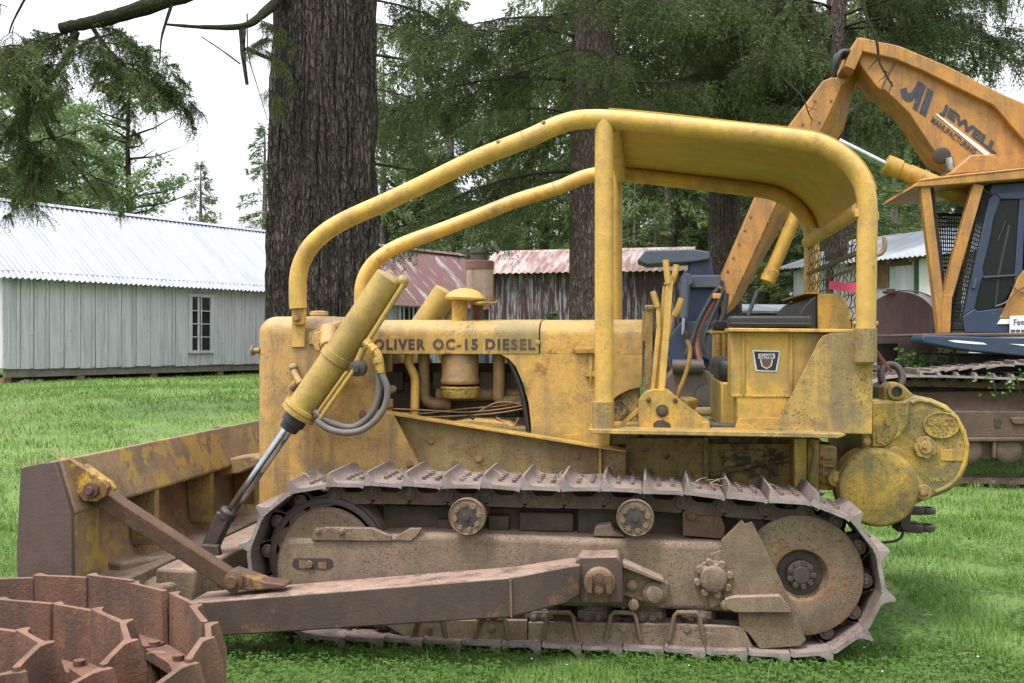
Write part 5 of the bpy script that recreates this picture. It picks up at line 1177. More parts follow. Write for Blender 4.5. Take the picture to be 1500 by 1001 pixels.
def corr_sheet(mb, x0, x1, p0, p1, pitch, amp, thick=.006, ext=0):
    """corrugated sheet: runs along local x, slopes from (y,z)=p0 (eave) to p1 (ridge)"""
    n = int((x1 - x0) / pitch * 6); d = Vector((0, p1[0]-p0[0], p1[1]-p0[1])); ln = d.length; t = d / ln; nn = Vector((0, -t.z, t.y)); nn = nn if nn.z > 0 else -nn
    NV = 8; vs = []
    for i in range(n + 1):
        x = x0 + (x1 - x0) * i / n; a = amp * math.sin(2 * PI * (x - x0) / pitch)
        for j in range(NV + 1):
            f_ = j / NV; w = .012 * mn.noise(Vector((x * .6, f_ * 3, p0[1]))); vs.append(Vector((x, p0[0], p0[1])) + t * ln * f_ + nn * (a + w))
    fs = [(i*(NV+1)+j, (i+1)*(NV+1)+j, (i+1)*(NV+1)+j+1, i*(NV+1)+j+1) for i in range(n) for j in range(NV)]
    mb.add(vs, fs)
    mb.add([v - nn * thick for v in vs], [f[::-1] for f in fs])
def shed(name, label, cat, A, ang, Ln, dep, zg, ze, zr, ridge, wall, roof, over=.35, pitch=.11, amp=.014, batten=.38, zback=None, wallkind='batten', base_z=None, zerot=0):
    """A: left near corner (XY); wall runs along local +x, the building extends to local +y"""
    R = empty(name, (A[0], A[1], 0), label, cat, rz=ang)
    lo = lambda nm, mb, mat, **k: obj(nm, mb, mat, R, local=True, **k)
    zb2 = ze if zback is None else zback
    m = MB(); tb = .03
    # four walls as thick panels, gables included
    if wallkind == 'batten': lo('wall_backing', MB().box(.004, Ln - .004, .03, .1, zg + .01, ze - .025), M['darksteel'])  # backing coloured dark to stand in for shade in the board gaps
    else: m.box(0, Ln, 0, .1, zg, ze - .02)
    m.box(0, Ln, dep - .1, dep, zg, zb2 - .02)
    gab = [(.1, zg), (dep - .1, zg), (dep - .1, zb2 - .03), (ridge, zr - .06), (.1, ze + (zr - ze) * .1 / max(.1, ridge) - .05)]
    for x0 in (0, Ln - .1): m.extx(gab, x0 + .001, x0 + .099)
    rr_ = random.Random(name)
    if wallkind == 'batten':
        x = 0.0; gap = .036
        while x < Ln:
            w = batten * rr_.uniform(.85, 1.15); x1 = min(Ln, x + w); dd_ = rr_.uniform(.030, .042)
            m.box(x + gap, x1, -dd_, .028, zg - rr_.uniform(0, .03), ze - .021)
            m.box(x1 - .07, x1 + .002, -dd_ - .028, -dd_, zg + rr_.uniform(0, .02), ze - .022); x = x1
        y = batten * .5
        while y < dep:
            zt = ze + (zr - ze) * y / ridge if y < ridge else zb2 + (zr - zb2) * (dep - y) / max(.01, dep - ridge)
            for xg, s_ in ((-.022, 0), (Ln, 1)): m.box(xg, xg + .022, y, y + .04, zg + .01, zt - .1)
            y += batten
    elif wallkind == 'board':
        x = 0
        while x < Ln:
            w = rr_.uniform(.13, .22); d_ = rr_.uniform(.006, .03); m.box(x + .006, min(Ln, x + w - .006), -d_, .0, zg + rr_.uniform(.0, .08), ze - .021 - rr_.uniform(0, .01)); x += w
    elif wallkind == 'tin':
        n = int(Ln / .16) * 4
        vs = []
        for i in range(n + 1):
            x = Ln * i / n; a = .012 * math.sin(2*PI*i/4 + .5); vs += [(x, -.016 + a, zg), (x, -.016 + a, ze - .03)]
        m.add(vs, [(2*i, 2*i+2, 2*i+3, 2*i+1) for i in range(n)])
    W_ = lo('wall', m, wall)
    m = MB(); s1 = (zr - ze) / ridge
    corr_sheet(m, -over, Ln + over, (-over, ze - s1 * over), (ridge, zr), pitch, amp)
    if ridge < dep - .2: s2 = (zr - zb2) / (dep - ridge); corr_sheet(m, -over, Ln + over, (dep + over, zb2 - s2 * over), (ridge, zr), pitch, amp)
    RF = lo('roof', m, roof, smooth=60)
    m = MB()
    m.add([(-over, ridge - .16, zr - .06), (Ln + over, ridge - .16, zr - .06), (Ln + over, ridge, zr + .035), (-over, ridge, zr + .035), (Ln + over, ridge + .16, zr - .06), (-over, ridge + .16, zr - .06)], [(0, 1, 2, 3), (3, 2, 4, 5)])
    obj('ridge_cap', m, roof, RF, local=True)
    x = .2
    while x < Ln: m = MB(); m.bar((x, -over + .05, ze - s1 * (over - .05) - .075), (x, ridge, zr - .075), .05, .09); lo('rafter', m, M['timber'] if cat == 'barn' else M['plank']); x += .6
    for xo in (-over + .03, Ln + over - .03): m = MB(); m.bar((xo, -over + .02, ze - s1 * over - .07), (xo, ridge, zr - .07), .03, .12); lo('barge_board', m, M['timber'] if cat == 'barn' else M['plank'])
    return R
def window(R, x0, x1, z0, z1, nx, nz, fm, y=-.0, tw=.1):
    loc = lambda nm, mb, mat, par, **k: obj(nm, mb, mat, par, local=True, **k)
    m = MB().box(x0 + .002, x1 - .002, y - .012, y - .002, z0 + .002, z1 - .002); PN = None
    f_ = MB(); f_.box(x0 - tw, x0, y - .05, y, z0 - .02, z1 + .02); f_.box(x1, x1 + tw, y - .05, y, z0 - .02, z1 + .02); f_.box(x0 - tw - .03, x1 + tw + .03, y - .06, y, z1 + .021, z1 + .11); f_.box(x0 - tw - .02, x1 + tw + .02, y - .08, y, z0 - .09, z0 - .021)
    FR = loc('window', f_, fm, R, bevel=.004)
    loc('pane', m, M['barnglass'], FR)
    s = MB()
    for i in range(1, nx): x = x0 + (x1-x0)*i/nx; s.box(x - .015, x + .015, y - .035, y - .013, z0, z1)
    for j in range(1, nz): z = z0 + (z1-z0)*j/nz; s.box(x0, x1, y - .033, y - .0131, z - .013, z + .013)
    for x in (x0, x1 - .03): s.box(x, x + .03, y - .036, y - .0132, z0, z1)
    loc('muntin', s, fm, FR)
    return FR
# white barn on the left
def AL(lat0, d0, lat1, d1):
    a, b = LD(lat0, d0), LD(lat1, d1); return a, math.atan2(b.y - a.y, b.x - a.x), (b - a).length
a_, an_, L0 = AL((3-750)/F*24, 24, (395-750)/F*31, 31)
BARN = shed('barn', 'pale grey board barn with white corrugated roof at the left edge of the lawn', 'barn', a_, an_, L0 + 2.2, 5.4, .93, 3.36, 5.42, 2.7, M['barnwall'], M['barnroof'], .30, .15, .026, .40)
def bx(u):           # local x of a pixel column on the front wall
    k = (u - 750) / F; w = LD(k, 1); d = Vector((math.cos(an_), math.sin(an_))); a2 = Vector((a_.x, a_.y))
    # solve t*w = a + s*d
    det = -w.x * d.y + w.y * d.x; s = (w.x * a2.y - w.y * a2.x) / -(w.x * d.y - w.y * d.x) * 1.0
    return (w.x * a2.y - w.y * a2.x) / (w.y * d.x - w.x * d.y)
def wz(R, xl, v):    # height of pixel row v at local x on the wall
    p = Vector((a_.x, a_.y)) + Vector((math.cos(an_), math.sin(an_))) * xl; dep = -ST*p.x + CT*p.y; return EZ + (500.5 - v) * dep / F
xw0, xw1 = bx(278), bx(307)
window(BARN, xw0, xw1, wz(BARN, xw0, 513), wz(BARN, xw0, 436), 2, 4, M['barnwall'], y=-.045)
m = MB().box(.1, L0 + 1.5, .02, .16, .72, .925); obj('sill_beam', m, M['timber'], BARN, local=True, bevel=.01)
m = MB(); m.box(-.03, .14, -.09, -.072, .95, 3.32); m.box(-.035, -.001, -.071, .12, .95, 3.32); obj('corner_board', m, M['barnwall'], BARN, local=True)
for x in (.05, 2.0, 4.2, 6.5): obj('foundation_post', MB().box(x, x + .2, .03, .25, .2, .719), M['plank'], BARN, local=True, bevel=.01)
for i in range(26):
    x = random.uniform(-.6, 1.2) + (i % 3) * .5; r = random.uniform(.06, .18); p = (x, random.uniform(-.25, .3), .52 + random.uniform(-.1, .08))
    obj('foundation_stone', MB().lathe(p, (random.uniform(-.3,.3), random.uniform(-.3,.3), 1), [(-r*.6, r*.3), (-r*.4, r*.9), (0, r), (r*.4, r*.8), (r*.55, r*.3)], 9), M['stone'], BARN, local=True, smooth=30)
# barn with the rusting red roof
a2_, an2, L2 = AL((540-750)/F*26.6, 26.6, (733-750)/F*31.6, 31.6)
RB_ = shed('barn', 'small barn with streaky rusting red metal roof just right of the great fir trunk', 'barn', a2_, an2, L2, 3.4, .6, 2.80, 4.46, 1.7, M['barnwall'], M['redroof'], .22, .11, .015, .36)
window(RB_, 1.2, 1.95, 1.7, 2.55, 2, 2, M['barnwall'], y=-.045)
# maroon shed
a3_, an3, L3 = AL((716-750)/F*30.3, 30.3, (1000-750)/F*29.0, 29.0)
shed('shed', 'long maroon board shed with peeling paint and a faded pink roof behind the bulldozer hood', 'shed', a3_, an3, L3, 4.0, .6, 3.76, 4.50, 1.9, M['maroonwall'], M['pinkroof'], .28, .19, .02, .3, wallkind='board')
# tin shed on the right
a4_, an4, L4 = AL((1163-750)/F*24, 24, (1420-750)/F*19.5, 19.5)
TS_ = shed('shed', 'pale corrugated tin shed with bare wood rafters behind the maroon tank', 'shed', a4_, an4, L4, 4.2, .4, 3.45, 4.15, 2.2, M['tinwall'], M['tinroof'], .35, .13, .016, wallkind='tin')
m = MB().box(L4*.52, L4*.60, -.06, -.032, 2.75, 3.30); m.box(L4*.52, L4*.72, -.05, -.033, 3.2, 3.42); obj('fascia_board', m, M['plank'], TS_, local=True)
m = MB().box(L4*.74, L4*.765, -.07, -.034, .5, 3.3); obj('door_trim', m, M['green'], TS_, local=True)
m = MB().box(L4*.765, L4*.99, -.065, -.034, .5, 3.3); obj('door', m, M['white'], TS_, local=True)
q = D(1132, 470, 27); m = MB().box(-.5, .9, 0, .12, .5, 1.9); SM = empty('outbuilding', (q.x, q.y, 0), 'small dark brown outbuilding low behind the seat of the bulldozer', 'shed', rz=.3)
obj('wall', MB().box(-.7, 1.3, 0, 1.6, .4, 2.35), M['plank'], SM, local=True); obj('roof', MB().hexa([(-1, -.35, 2.36), (1.6, -.35, 2.36), (1.6, 1.9, 2.62), (-1, 1.9, 2.62), (-1, -.35, 2.42), (1.6, -.35, 2.42), (1.6, 1.9, 2.68), (-1, 1.9, 2.68)]), M['tinroof'], SM, local=True)
obj('doorway', MB().box(-.2, .5, -.03, .01, .45, 1.95), M['darksteel'], SM, local=True)
# ================================================================== trees
def trunk_mesh(name, H, r0, r1, mat, segs=48, rings=60, amp=.03, fr=5.0, flare=.35, lean=(0, 0), seedv=1, zfine=None):
    """furrowed bark as real relief, tapering, flared at the foot"""
    V = np.empty((rings * segs, 3)); 
    for i in range(rings):
        f = i / (rings - 1)
        z = H * (f ** 1.6 if zfine is None else (f * zfine / .85 if f < .85 else zfine + (H - zfine) * (f - .85) / .15))
        r = r0 + (r1 - r0) * z / H + r0 * flare * math.exp(-z / (r0 * .9))
        for k in range(segs):
            a = 2 * PI * k / segs; c, s_ = math.cos(a), math.sin(a)
            w = mn.noise(Vector((c * 2.5, s_ * 2.5, z * 1.6 + seedv))) * .9 + mn.noise(Vector((c * 6, s_ * 6, z * 4 + seedv))) * .3
            d = 1 - abs(mn.noise(Vector((c * r * fr * 2 + w, s_ * r * fr * 2 + w, z * 1.7 + seedv * 3)))) * 2
            d2 = 1 - abs(mn.noise(Vector((c * r * fr * 5, s_ * r * fr * 5, z * 5.5 + seedv)))) * 2
            lob = .05 * r0 * mn.noise(Vector((c * 1.2, s_ * 1.2, z * .15 + seedv)))
            rr = r - amp * max(0, d) ** 2.0 * .8 - amp * .4 * max(0, d2) ** 2 + lob
            V[i * segs + k] = (c * rr + lean[0] * z, s_ * rr + lean[1] * z, z - .15)
    i, k = np.meshgrid(np.arange(rings - 1), np.arange(segs), indexing='ij'); k2 = (k + 1) % segs
    Fc = np.stack([i*segs+k, i*segs+k2, (i+1)*segs+k2, (i+1)*segs+k], -1).reshape(-1, 4)
    me = np_mesh(name, V, Fc, 4, mat); me.shade_smooth(); return me

def quads_from(c, d, w, ln, up):
    """slender leaf quads (diamond-ish): centre-base c, direction d, width w, length ln"""
    sd = np.cross(d, up); sd /= np.maximum(np.linalg.norm(sd, axis=1, keepdims=True), 1e-6)
    a = c; b = c + d * ln[:, None] * .45 + sd * w[:, None] * .5; e = c + d * ln[:, None]; g = c + d * ln[:, None] * .45 - sd * w[:, None] * .5
    return np.stack([a, b, e, g], 1).reshape(-1, 3)
def nrmz(v): return v / np.maximum(np.linalg.norm(v, axis=-1, keepdims=True), 1e-6)

def bough_mesh(name, length, seedv, wood, leaf, needles=26, ndl=(.05, .016), dens=1.0, droop=.16, hang=.35):
    """one fir bough along +x: limb, side shoots, hanging sprays of needles; two material slots"""
    g = np.random.default_rng(seedv); mb = MB(); tw = []         # tw: (start, dir, len)
    limb = []
    for i in range(9):
        s = i / 8; limb.append(Vector((length * s, .10 * length * math.sin(s * 3 + seedv) * s, -droop * length * s * s + .05 * length * math.sin(s * PI))))
    mb.tube(limb, [max(.006, .028 * (1 - s / 8.5)) * length / 3 for s in range(9)], 6)
    ns = int(17 * dens * length / 3 + 6)
    for j in range(ns):
        s = g.uniform(.12, 1.0); i = min(7, int(s * 8)); p = limb[i].lerp(limb[i+1], s * 8 - i)
        side = 1 if j % 2 else -1; L2 = length * (.34 * (1 - s) + .10) * g.uniform(.6, 1.2)
        d = Vector((.75, side * g.uniform(.45, .95), g.uniform(-.25, .05))).normalized()
        pts = [p + d * L2 * t - Vector((0, 0, L2 * .30 * t * t)) for t in (0, .33, .66, 1)]
        mb.tube(pts, [.009, .007, .005, .003], 4, False)
        nt_ = int(L2 / .07) + 3
        for q in range(nt_):
            t = (q + g.uniform(0, 1)) / nt_; a = min(2, int(t * 3)); b = pts[a].lerp(pts[a+1], t * 3 - a)
            hd = Vector((d.x * .4 + g.normal(0, .3), d.y * .4 + g.normal(0, .3), -g.uniform(.1, 1.0) * hang * 3)).normalized()
            tw.append((b, hd, g.uniform(.10, .30) * (1 + hang * .8)))
        tw.append((pts[2], d, L2 * .5))
    for q in range(int(length * 5)):
        s = g.uniform(.3, 1); i = min(7, int(s * 8)); tw.append((limb[i].lerp(limb[i+1], s * 8 - i), Vector((g.normal(.2, .4), g.normal(0, .4), -g.uniform(0, 1) * hang * 2.4)).normalized(), g.uniform(.15, .4)))
    B = np.array([t[0] for t in tw]); Dv = np.array([t[1] for t in tw]); Ls = np.array([t[2] for t in tw])
    n = len(tw); s = np.tile(np.linspace(.02, 1, needles), n); bi = np.repeat(np.arange(n), needles)
    cur = B[bi] + Dv[bi] * (Ls[bi] * s)[:, None] - np.array([0, 0, 1.]) * (Ls[bi] * .25 * s**2)[:, None]
    nd_ = nrmz(Dv[bi] * .75 + g.normal(0, .55, (len(bi), 3))); up = nrmz(g.normal(0, 1, (len(bi), 3)))
    V = quads_from(cur, nd_, np.full(len(bi), ndl[1]) * g.uniform(.7, 1.3, len(bi)), np.full(len(bi), ndl[0]) * g.uniform(.7, 1.4, len(bi)), up)
    # wood first, needles second, in one mesh with two slots
    wv = np.array([tuple(p) for p in mb.v]); wf = [f for f in mb.f if len(f) == 4]
    allv = np.concatenate([wv, V]); nf = np.arange(len(V)).reshape(-1, 4) + len(wv)
    me = np_mesh(name, allv, np.concatenate([np.array(wf), nf]), 4, wood); me.materials.append(leaf)
    mi = np.zeros(len(wf) + len(nf), dtype=np.int32); mi[len(wf):] = 1; me.polygons.foreach_set('material_index', mi); me.update(); return me
BOUGH = [bough_mesh('bough', 3.0, 10 + i, M['twig'], M['needle'], 17, (.060, .017), 1.0, .14 + .08 * (i % 3), .5 + .25 * (i % 2)) for i in range(5)]
SPRAY = [bough_mesh('bough', 1.3, 40 + i, M['mossbranch'], M['needle'], 22, (.040, .015), 2.6, .45, .42) for i in range(3)]

def far_fir_mesh(name, H, R, seedv, leaf, start=.12, n=9000, sz=(.22, .07)):
    g = np.random.default_rng(seedv); nb = int(H * 9); z = H * (start + (1 - start) * np.sort(g.uniform(0, 1, nb)) ** .9); az = g.uniform(0, 2*PI, nb)
    f = (z / H - start) / (1 - start); ln = R * ((1 - f) ** .75) * g.uniform(.5, 1.15, nb) + .15
    w = ln / ln.sum(); bi = g.choice(nb, n, p=w); s = g.uniform(.08, 1, n) ** .75
    dx, dy = np.cos(az[bi]), np.sin(az[bi]); perp = g.normal(0, .12, n) * ln[bi] * (1.15 - s)
    x = dx * ln[bi] * s - dy * perp; y = dy * ln[bi] * s + dx * perp; zz = z[bi] - ln[bi] * (.28 * s + .22 * s**2) + .10 * ln[bi] * (s > .85) + g.normal(0, .05, n) - np.abs(g.normal(0, .12, n))
    d = nrmz(np.stack([dx * .7 + g.normal(0, .45, n), dy * .7 + g.normal(0, .45, n), -.5 + g.normal(0, .3, n)], 1))
    V = quads_from(np.stack([x, y, zz], 1), d, sz[1] * g.uniform(.6, 1.4, n), sz[0] * g.uniform(.6, 1.5, n), nrmz(g.normal(0, 1, (n, 3))))
    return np_mesh(name, V, np.arange(len(V)).reshape(-1, 4), 4, leaf)
def alder_mesh(name, H, R, seedv, leaf, n=7000, sz=.17):
    g = np.random.default_rng(seedv); nb = 60; z = H * g.uniform(.18, 1, nb); az = g.uniform(0, 2*PI, nb); f = z / H
    ln = R * np.sin(np.clip((f - .02) * 1.02, 0, 1) * PI) ** .6 * g.uniform(.55, 1.1, nb) + .3
    bi = g.choice(nb, n, p=ln / ln.sum()); s = g.uniform(.15, 1, n) ** .6
    c = np.stack([np.cos(az[bi]) * ln[bi] * s, np.sin(az[bi]) * ln[bi] * s, z[bi] + ln[bi] * .35 * s], 1) + g.normal(0, .16, (n, 3)) * np.array([1, 1, .55])
    V = quads_from(c, nrmz(g.normal(0, 1, (n, 3)) * np.array([1, 1, .5])), sz * .7 * g.uniform(.6, 1.3, n), sz * g.uniform(.6, 1.4, n), nrmz(g.normal(0, 1, (n, 3)) * np.array([.4, .4, 1])))
    return np_mesh(name, V, np.arange(len(V)).reshape(-1, 4), 4, leaf)
def alder_wood(name, H, R, seedv, mat):
    g = random.Random(seedv); mb = MB(); mb.tube([(0, 0, -.2), (.05, 0, H*.4), (-.04, .05, H*.75), (0, 0, H)], [.16, .12, .07, .02], 8)
    for i in range(26):
        z = H * g.uniform(.2, .95); a = g.uniform(0, 2*PI); l = R * math.sin(min(1, z/H) * PI) ** .6 * .8 + .2
        mb.tube([(0, 0, z), (math.cos(a)*l*.5, math.sin(a)*l*.5, z + l*.12), (math.cos(a)*l, math.sin(a)*l, z + l*.35)], [.04, .025, .008], 5)
    me = bpy.data.meshes.new(name); me.from_pydata([tuple(p) for p in mb.v], [], mb.f); me.materials.append(mat); me.shade_smooth(); return me

# --- the great fir behind the blade
p1 = D(474, 590, 15.0); T1 = empty('fir_tree', (p1.x, p1.y, ground_z(p1.x, p1.y)), 'massive dark furrowed fir trunk standing close behind the front of the bulldozer', 'tree')
link('trunk', trunk_mesh('trunk', 15, .885, .66, M['bark'], 420, 320, .12, 4.2, .06, (.004, 0), 2, 7.5), T1)
def limb(parent, pts, rs, mat, name='limb', d=13.4):
    w = WO[parent.name]; q = smooth_path([D(u, v, d + (e or 0)) for u, v, e in pts], 6); n = len(q)
    r = [rs[0] + (rs[1] - rs[0]) * i / (n-1) for i in range(n)]
    r = [x * (1 + .22 * mn.noise(Vector((i * .7, x * 50, 0)))) for i, x in enumerate(r)]
    return obj(name, MB().tube(q, r, 10), mat, parent)
LM = limb(T1, [(440, -90, 1), (330, -30, .4), (240, 2, 0), (170, 24, 0), (120, 36, 0), (88, 42, 0)], (.13, .075), M['mossbranch'])
limb(T1, [(112, 46, 0), (96, 88, 0), (66, 128, 0), (61, 160, 0), (74, 196, 0), (108, 238, 0), (132, 270, .0), (148, 292, 0)], (.05, .014), M['mossbranch'])
limb(T1, [(128, 28, 0), (150, 62, 0), (184, 98, 0), (214, 120, 0), (284, 142, 0)], (.035, .008), M['mossbranch'])
limb(T1, [(412, -4, 1), (388, 18, .4), (358, 38, 0), (300, 40, 0), (244, 36, 0)], (.08, .016), M['mossbranch'])
limb(T1, [(355, 38, 0), (356, 80, 0), (362, 124, 0)], (.048, .022), M['bark'])
limb(T1, [(256, -6, 0), (242, 36, 0), (236, 60, 0), (234, 94, 0)], (.026, .008), M['twig'])
limb(T1, [(295, 54, 0), (325, 74, 0), (352, 94, 0)], (.008, .012), M['twig'])
limb(T1, [(362, 72, 0), (385, 82, .3), (408, 92, .8)], (.03, .03), M['bark'])
limb(T1, [(362, 20, 0), (364, 80, 0), (378, 130, 0), (392, 176, 0)], (.010, .004), M['twig'])
limb(T1, [(40, -8, 0), (20, 30, 0), (13, 50, 0)], (.02, .008), M['twig'])
def put_bough(parent, me, u, v, d, yaw, pitch=0.0, sc=1.0, roll=0.0):
    w = WO[parent.name]; q = D(u, v, d); o = link('bough', me, parent, tuple(q - w), (roll, pitch, yaw + TH)); o.scale = (sc, sc, sc); return o
g_ = random.Random(21)
for (u, v, yw, sc) in [(120, 40, 2.9, .9), (100, 50, -2.4, .8), (150, 62, .2, .9), (175, 92, .1, .8), (205, 112, .2, .7), (130, 70, -.6, .8), (95, 88, 2.6, .8), (70, 130, 2.9, .6), (150, 90, -1.0, .8), (66, 160, -2.6, .5), (85, 205, -.8, .6), (100, 230, -2.5, .7), (80, 200, 3.0, .8), (120, 250, .2, .5), (60, 240, 2.8, .6), (90, 225, -1.4, .8), (380, 70, .4, .45), (375, 30, -.4, .5), (398, 60, -2, .45), (10, 10, -2, .6), (20, 40, 2.2, .6), (165, 50, -1.9, .8), (60, 60, -1.7, .8), (228, 124, .05, .5), (392, 130, -1, .4), (150, 120, -.4, .7), (50, 255, -1.2, .6), (10, 70, -1.0, .8), (45, 80, -2.0, .8), (85, 95, -1.5, .7), (-10, 110, .4, .7), (190, 100, -.7, .7), (140, 40, -.3, .8), (5, 225, .2, .6), (-15, 180, -.3, .8), (110, 130, -2.2, .6)]:
    put_bough(T1, SPRAY[g_.randrange(3)], u, v, 13.4 + g_.uniform(-.3, .5), yw, g_.uniform(.0, .5), sc, g_.uniform(-.4, .4))
# --- second and third trunks, with their own drooping boughs
def big_fir(u, v, d, r0, r1, H, label, seedv, lean, boughs, zfine=9, matb='bark2'):
    p = D(u, v, d); T = empty('fir_tree', (p.x, p.y, ground_z(p.x, p.y)), label, 'tree')
    link('trunk', trunk_mesh('trunk', H, r0, r1, M[matb], 150, 140, .04, 6, .2, lean, seedv, zfine), T)
    g = random.Random(seedv)
    for (z, az, ln) in boughs:
        o = link('bough', BOUGH[g.randrange(5)], T, (lean[0]*z + math.cos(az)*r0*.4, lean[1]*z + math.sin(az)*r0*.4, z), (g.uniform(-.3, .3), g.uniform(-.05, .3), az)); s = ln / 3; o.scale = (s, s * g.uniform(.9, 1.3), s)
    return T
def rb(n, z0, z1, l0, l1, seedv, azs=None):
    g = random.Random(seedv); out = []
    for i in range(n):
        z = z0 + (z1 - z0) * (i + g.random()) / n; az = g.choice(azs) + g.uniform(-.45, .45) if azs else g.uniform(0, 2*PI); out.append((z, az, l0 + (l1 - l0) * g.random()))
    return out
W_, E_, Sx, N_ = PI, 0, -PI/2, PI/2
big_fir(866, 470, 20.5, .50, .40, 17, 'tall brown fir trunk directly behind the front posts of the canopy', 5, (.006, 0), rb(9, 4.6, 8.8, 2.6, 4.6, 4, [W_, W_+.5, -2.4, E_]) + rb(17, 6.6, 10.5, 2.6, 4.6, 6))
big_fir(1062, 400, 26, .45, .36, 18, 'fir with a brown trunk seen through the canopy frame beside the raised stick', 9, (0, 0), rb(20, 7, 12, 3.0, 5.2, 14, [W_, E_, -1.2, -2.2]) + rb(18, 7.5, 12, 2.6, 4.6, 17))
big_fir(1225, 420, 23, .27, .2, 17, 'fir hidden by the raised orange boom with drooping boughs spreading above it', 12, (0, 0), rb(24, 5.8, 11, 2.6, 4.4, 24, [W_, -2.4, -1.2, E_ + .3]) + rb(9, 6.9, 10.5, 3.0, 4.4, 27, [E_, -.5]))
p4 = D(690, 470, 24); big_fir(520, 440, 25, .40, .32, 17, 'fir hidden behind the great trunk with boughs reaching over the red roofed barn', 15, (0, 0), rb(11, 5.2, 11, 2.6, 4.4, 34, [E_, E_, -.6, .5]))
# --- forest and single trees behind
FIRW = []
def fir_wood(H):
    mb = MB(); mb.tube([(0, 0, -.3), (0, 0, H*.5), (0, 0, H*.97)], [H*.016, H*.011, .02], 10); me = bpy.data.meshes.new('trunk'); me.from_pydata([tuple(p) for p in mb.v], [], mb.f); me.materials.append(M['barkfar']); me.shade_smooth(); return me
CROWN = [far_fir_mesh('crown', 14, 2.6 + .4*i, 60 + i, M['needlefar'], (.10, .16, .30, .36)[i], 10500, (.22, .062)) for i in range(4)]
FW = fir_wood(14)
LAB = ['bushy mid green fir in the wood behind the sheds', 'slim fir with a bare lower trunk in the wood behind the sheds', 'tall fir with a high crown and pale trunk in the wood behind the sheds']
def fir(u, d, sc, kind, label=None, group='firs in the wood behind the sheds', sx=1.0):
    p = LD((u - 750) / F * d, d); o = empty('fir_tree', (p.x, p.y, ground_z(p.x, p.y) - .05), label or LAB[min(2, max(0, kind - 1))], 'tree', group, rz=g_.uniform(0, 6.28))
    o.scale = (sc * sx, sc * sx, sc); link('trunk', FW, o); link('crown', CROWN[kind], o); return o
g_ = random.Random(77)
u = 545
while u < 1680:
    for d0 in ((47, 62) if u < 830 else (40, 50, 62)):
        if u > 1390 and d0 < 60: continue
        fir(u + g_.uniform(-28, 28), d0 + g_.uniform(-3, 3), g_.uniform(.95, 1.5) * (.62 if u > 1390 else 1), g_.choice([0, 1, 2, 3, 1, 3, 3]))
    u += 62
for u_, d_, s_ in ((690, 33, .35), (760, 34, .32), (960, 34, .42), (1010, 35, .36), (930, 36, .5), (1000, 38, .6), (1180, 33, .55), (1250, 31, .7), (1310, 33, .6), (1120, 34, .6), (600, 36, .4), (740, 38, .45)):
    fir(u_, d_, s_, 0, 'small bushy young fir growing low along the edge of the wood', 'young firs along the edge of the wood', 1.6)
fir(294, 38, .57, 0, 'small dark pointed fir rising above the right end of the white barn roof', None, 1.2)
fir(388, 36, .64, 0, 'fir showing against the sky at the left side of the great trunk', None, 1.35)
fir(1462, 40, .72, 1, 'fir standing against the sky above the lettered boom', None, 1.2)
fir(1530, 34, .72, 0, 'dark fir at the far right edge behind the loader cab', None, 1.2)
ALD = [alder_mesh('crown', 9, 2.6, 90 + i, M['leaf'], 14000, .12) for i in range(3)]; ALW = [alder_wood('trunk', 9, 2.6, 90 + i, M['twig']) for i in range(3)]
for u_, d_, s_, k_, lb in ((190, 43, .98, 0, 'airy pale green alder with a clear straight stem above the white barn roof'), (110, 46, .92, 1, 'leafy pale green tree behind the middle of the white barn roof'), (40, 40, .90, 2, 'leafy pale green tree behind the left end of the white barn roof'), (-30, 38, .9, 0, 'pale green tree at the left edge of the view'), (150, 40, .42, 2, 'short bushy tree just above the ridge of the white barn'), (75, 52, 1.0, 0, 'tall pale tree far behind the barn on the left'), (-10, 48, 1.05, 1, 'tall far tree at the upper left behind the hanging fir boughs')):
    p = LD((u_ - 750) / F * d_, d_); s_ *= 1.42; o = empty('alder_tree', (p.x, p.y, ground_z(p.x, p.y)), lb, 'tree', rz=u_); o.scale = (s_, s_, s_); link('trunk', ALW[k_], o); link('crown', ALD[k_], o)
# dead hanging twigs in front of the boom and the vines on the loader track
def twig_thing(pts, d, r, label):
    q = smooth_path([D(u, v, d) for u, v in pts], 5); n = len(q); mb = MB().tube(q, [r * (1 - .6*i/n) for i in range(n)], 6); g = random.Random(len(label))
    for i in range(4, n - 1, 2):
        dd = Vector((g.uniform(-1, 1), g.uniform(-.5, .5), g.uniform(-.8, .2))).normalized() * g.uniform(.06, .2); mb.tube([q[i], q[i] + dd], [r*.4, r*.15], 4)
    o = obj('dead_twig', mb, M['twig'], base=q[0]); tag(o, label, 'twig'); return o
twig_thing([(1262, -8), (1270, 25), (1284, 60), (1288, 90), (1298, 110), (1308, 127)], 11.8, .022, 'bare lichen grey twig hanging in front of the raised boom tip')
twig_thing([(1150, 118), (1175, 142), (1184, 165), (1190, 178)], 12.0, .012, 'thin bare twig hanging in front of the orange stick')
def leafy(name, label, cat, pts, n, sz, mat, seedv, stem=True):
    g = np.random.default_rng(seedv); c = np.array([tuple(p) for p in pts]); idx = g.integers(0, len(c), n); C_ = c[idx] + g.normal(0, 1, (n, 3)) * np.array([.09, .06, .07])
    V = quads_from(C_, nrmz(g.normal(0, 1, (n, 3)) + np.array([0, -.5, -.3])), sz * g.uniform(.7, 1.2, n), sz * 1.2 * g.uniform(.7, 1.3, n), nrmz(g.normal(0, .5, (n, 3)) + np.array([0, -.4, 1])))
    b = pts[0]; R = empty(name, tuple(b), label, cat); me = np_mesh('foliage', V - np.array(tuple(b)), np.arange(len(V)).reshape(-1, 4), 4, mat); link('foliage', me, R)
    if stem: obj('stem', MB().tube(pts, .008, 5), M['twig'], R)
    return R
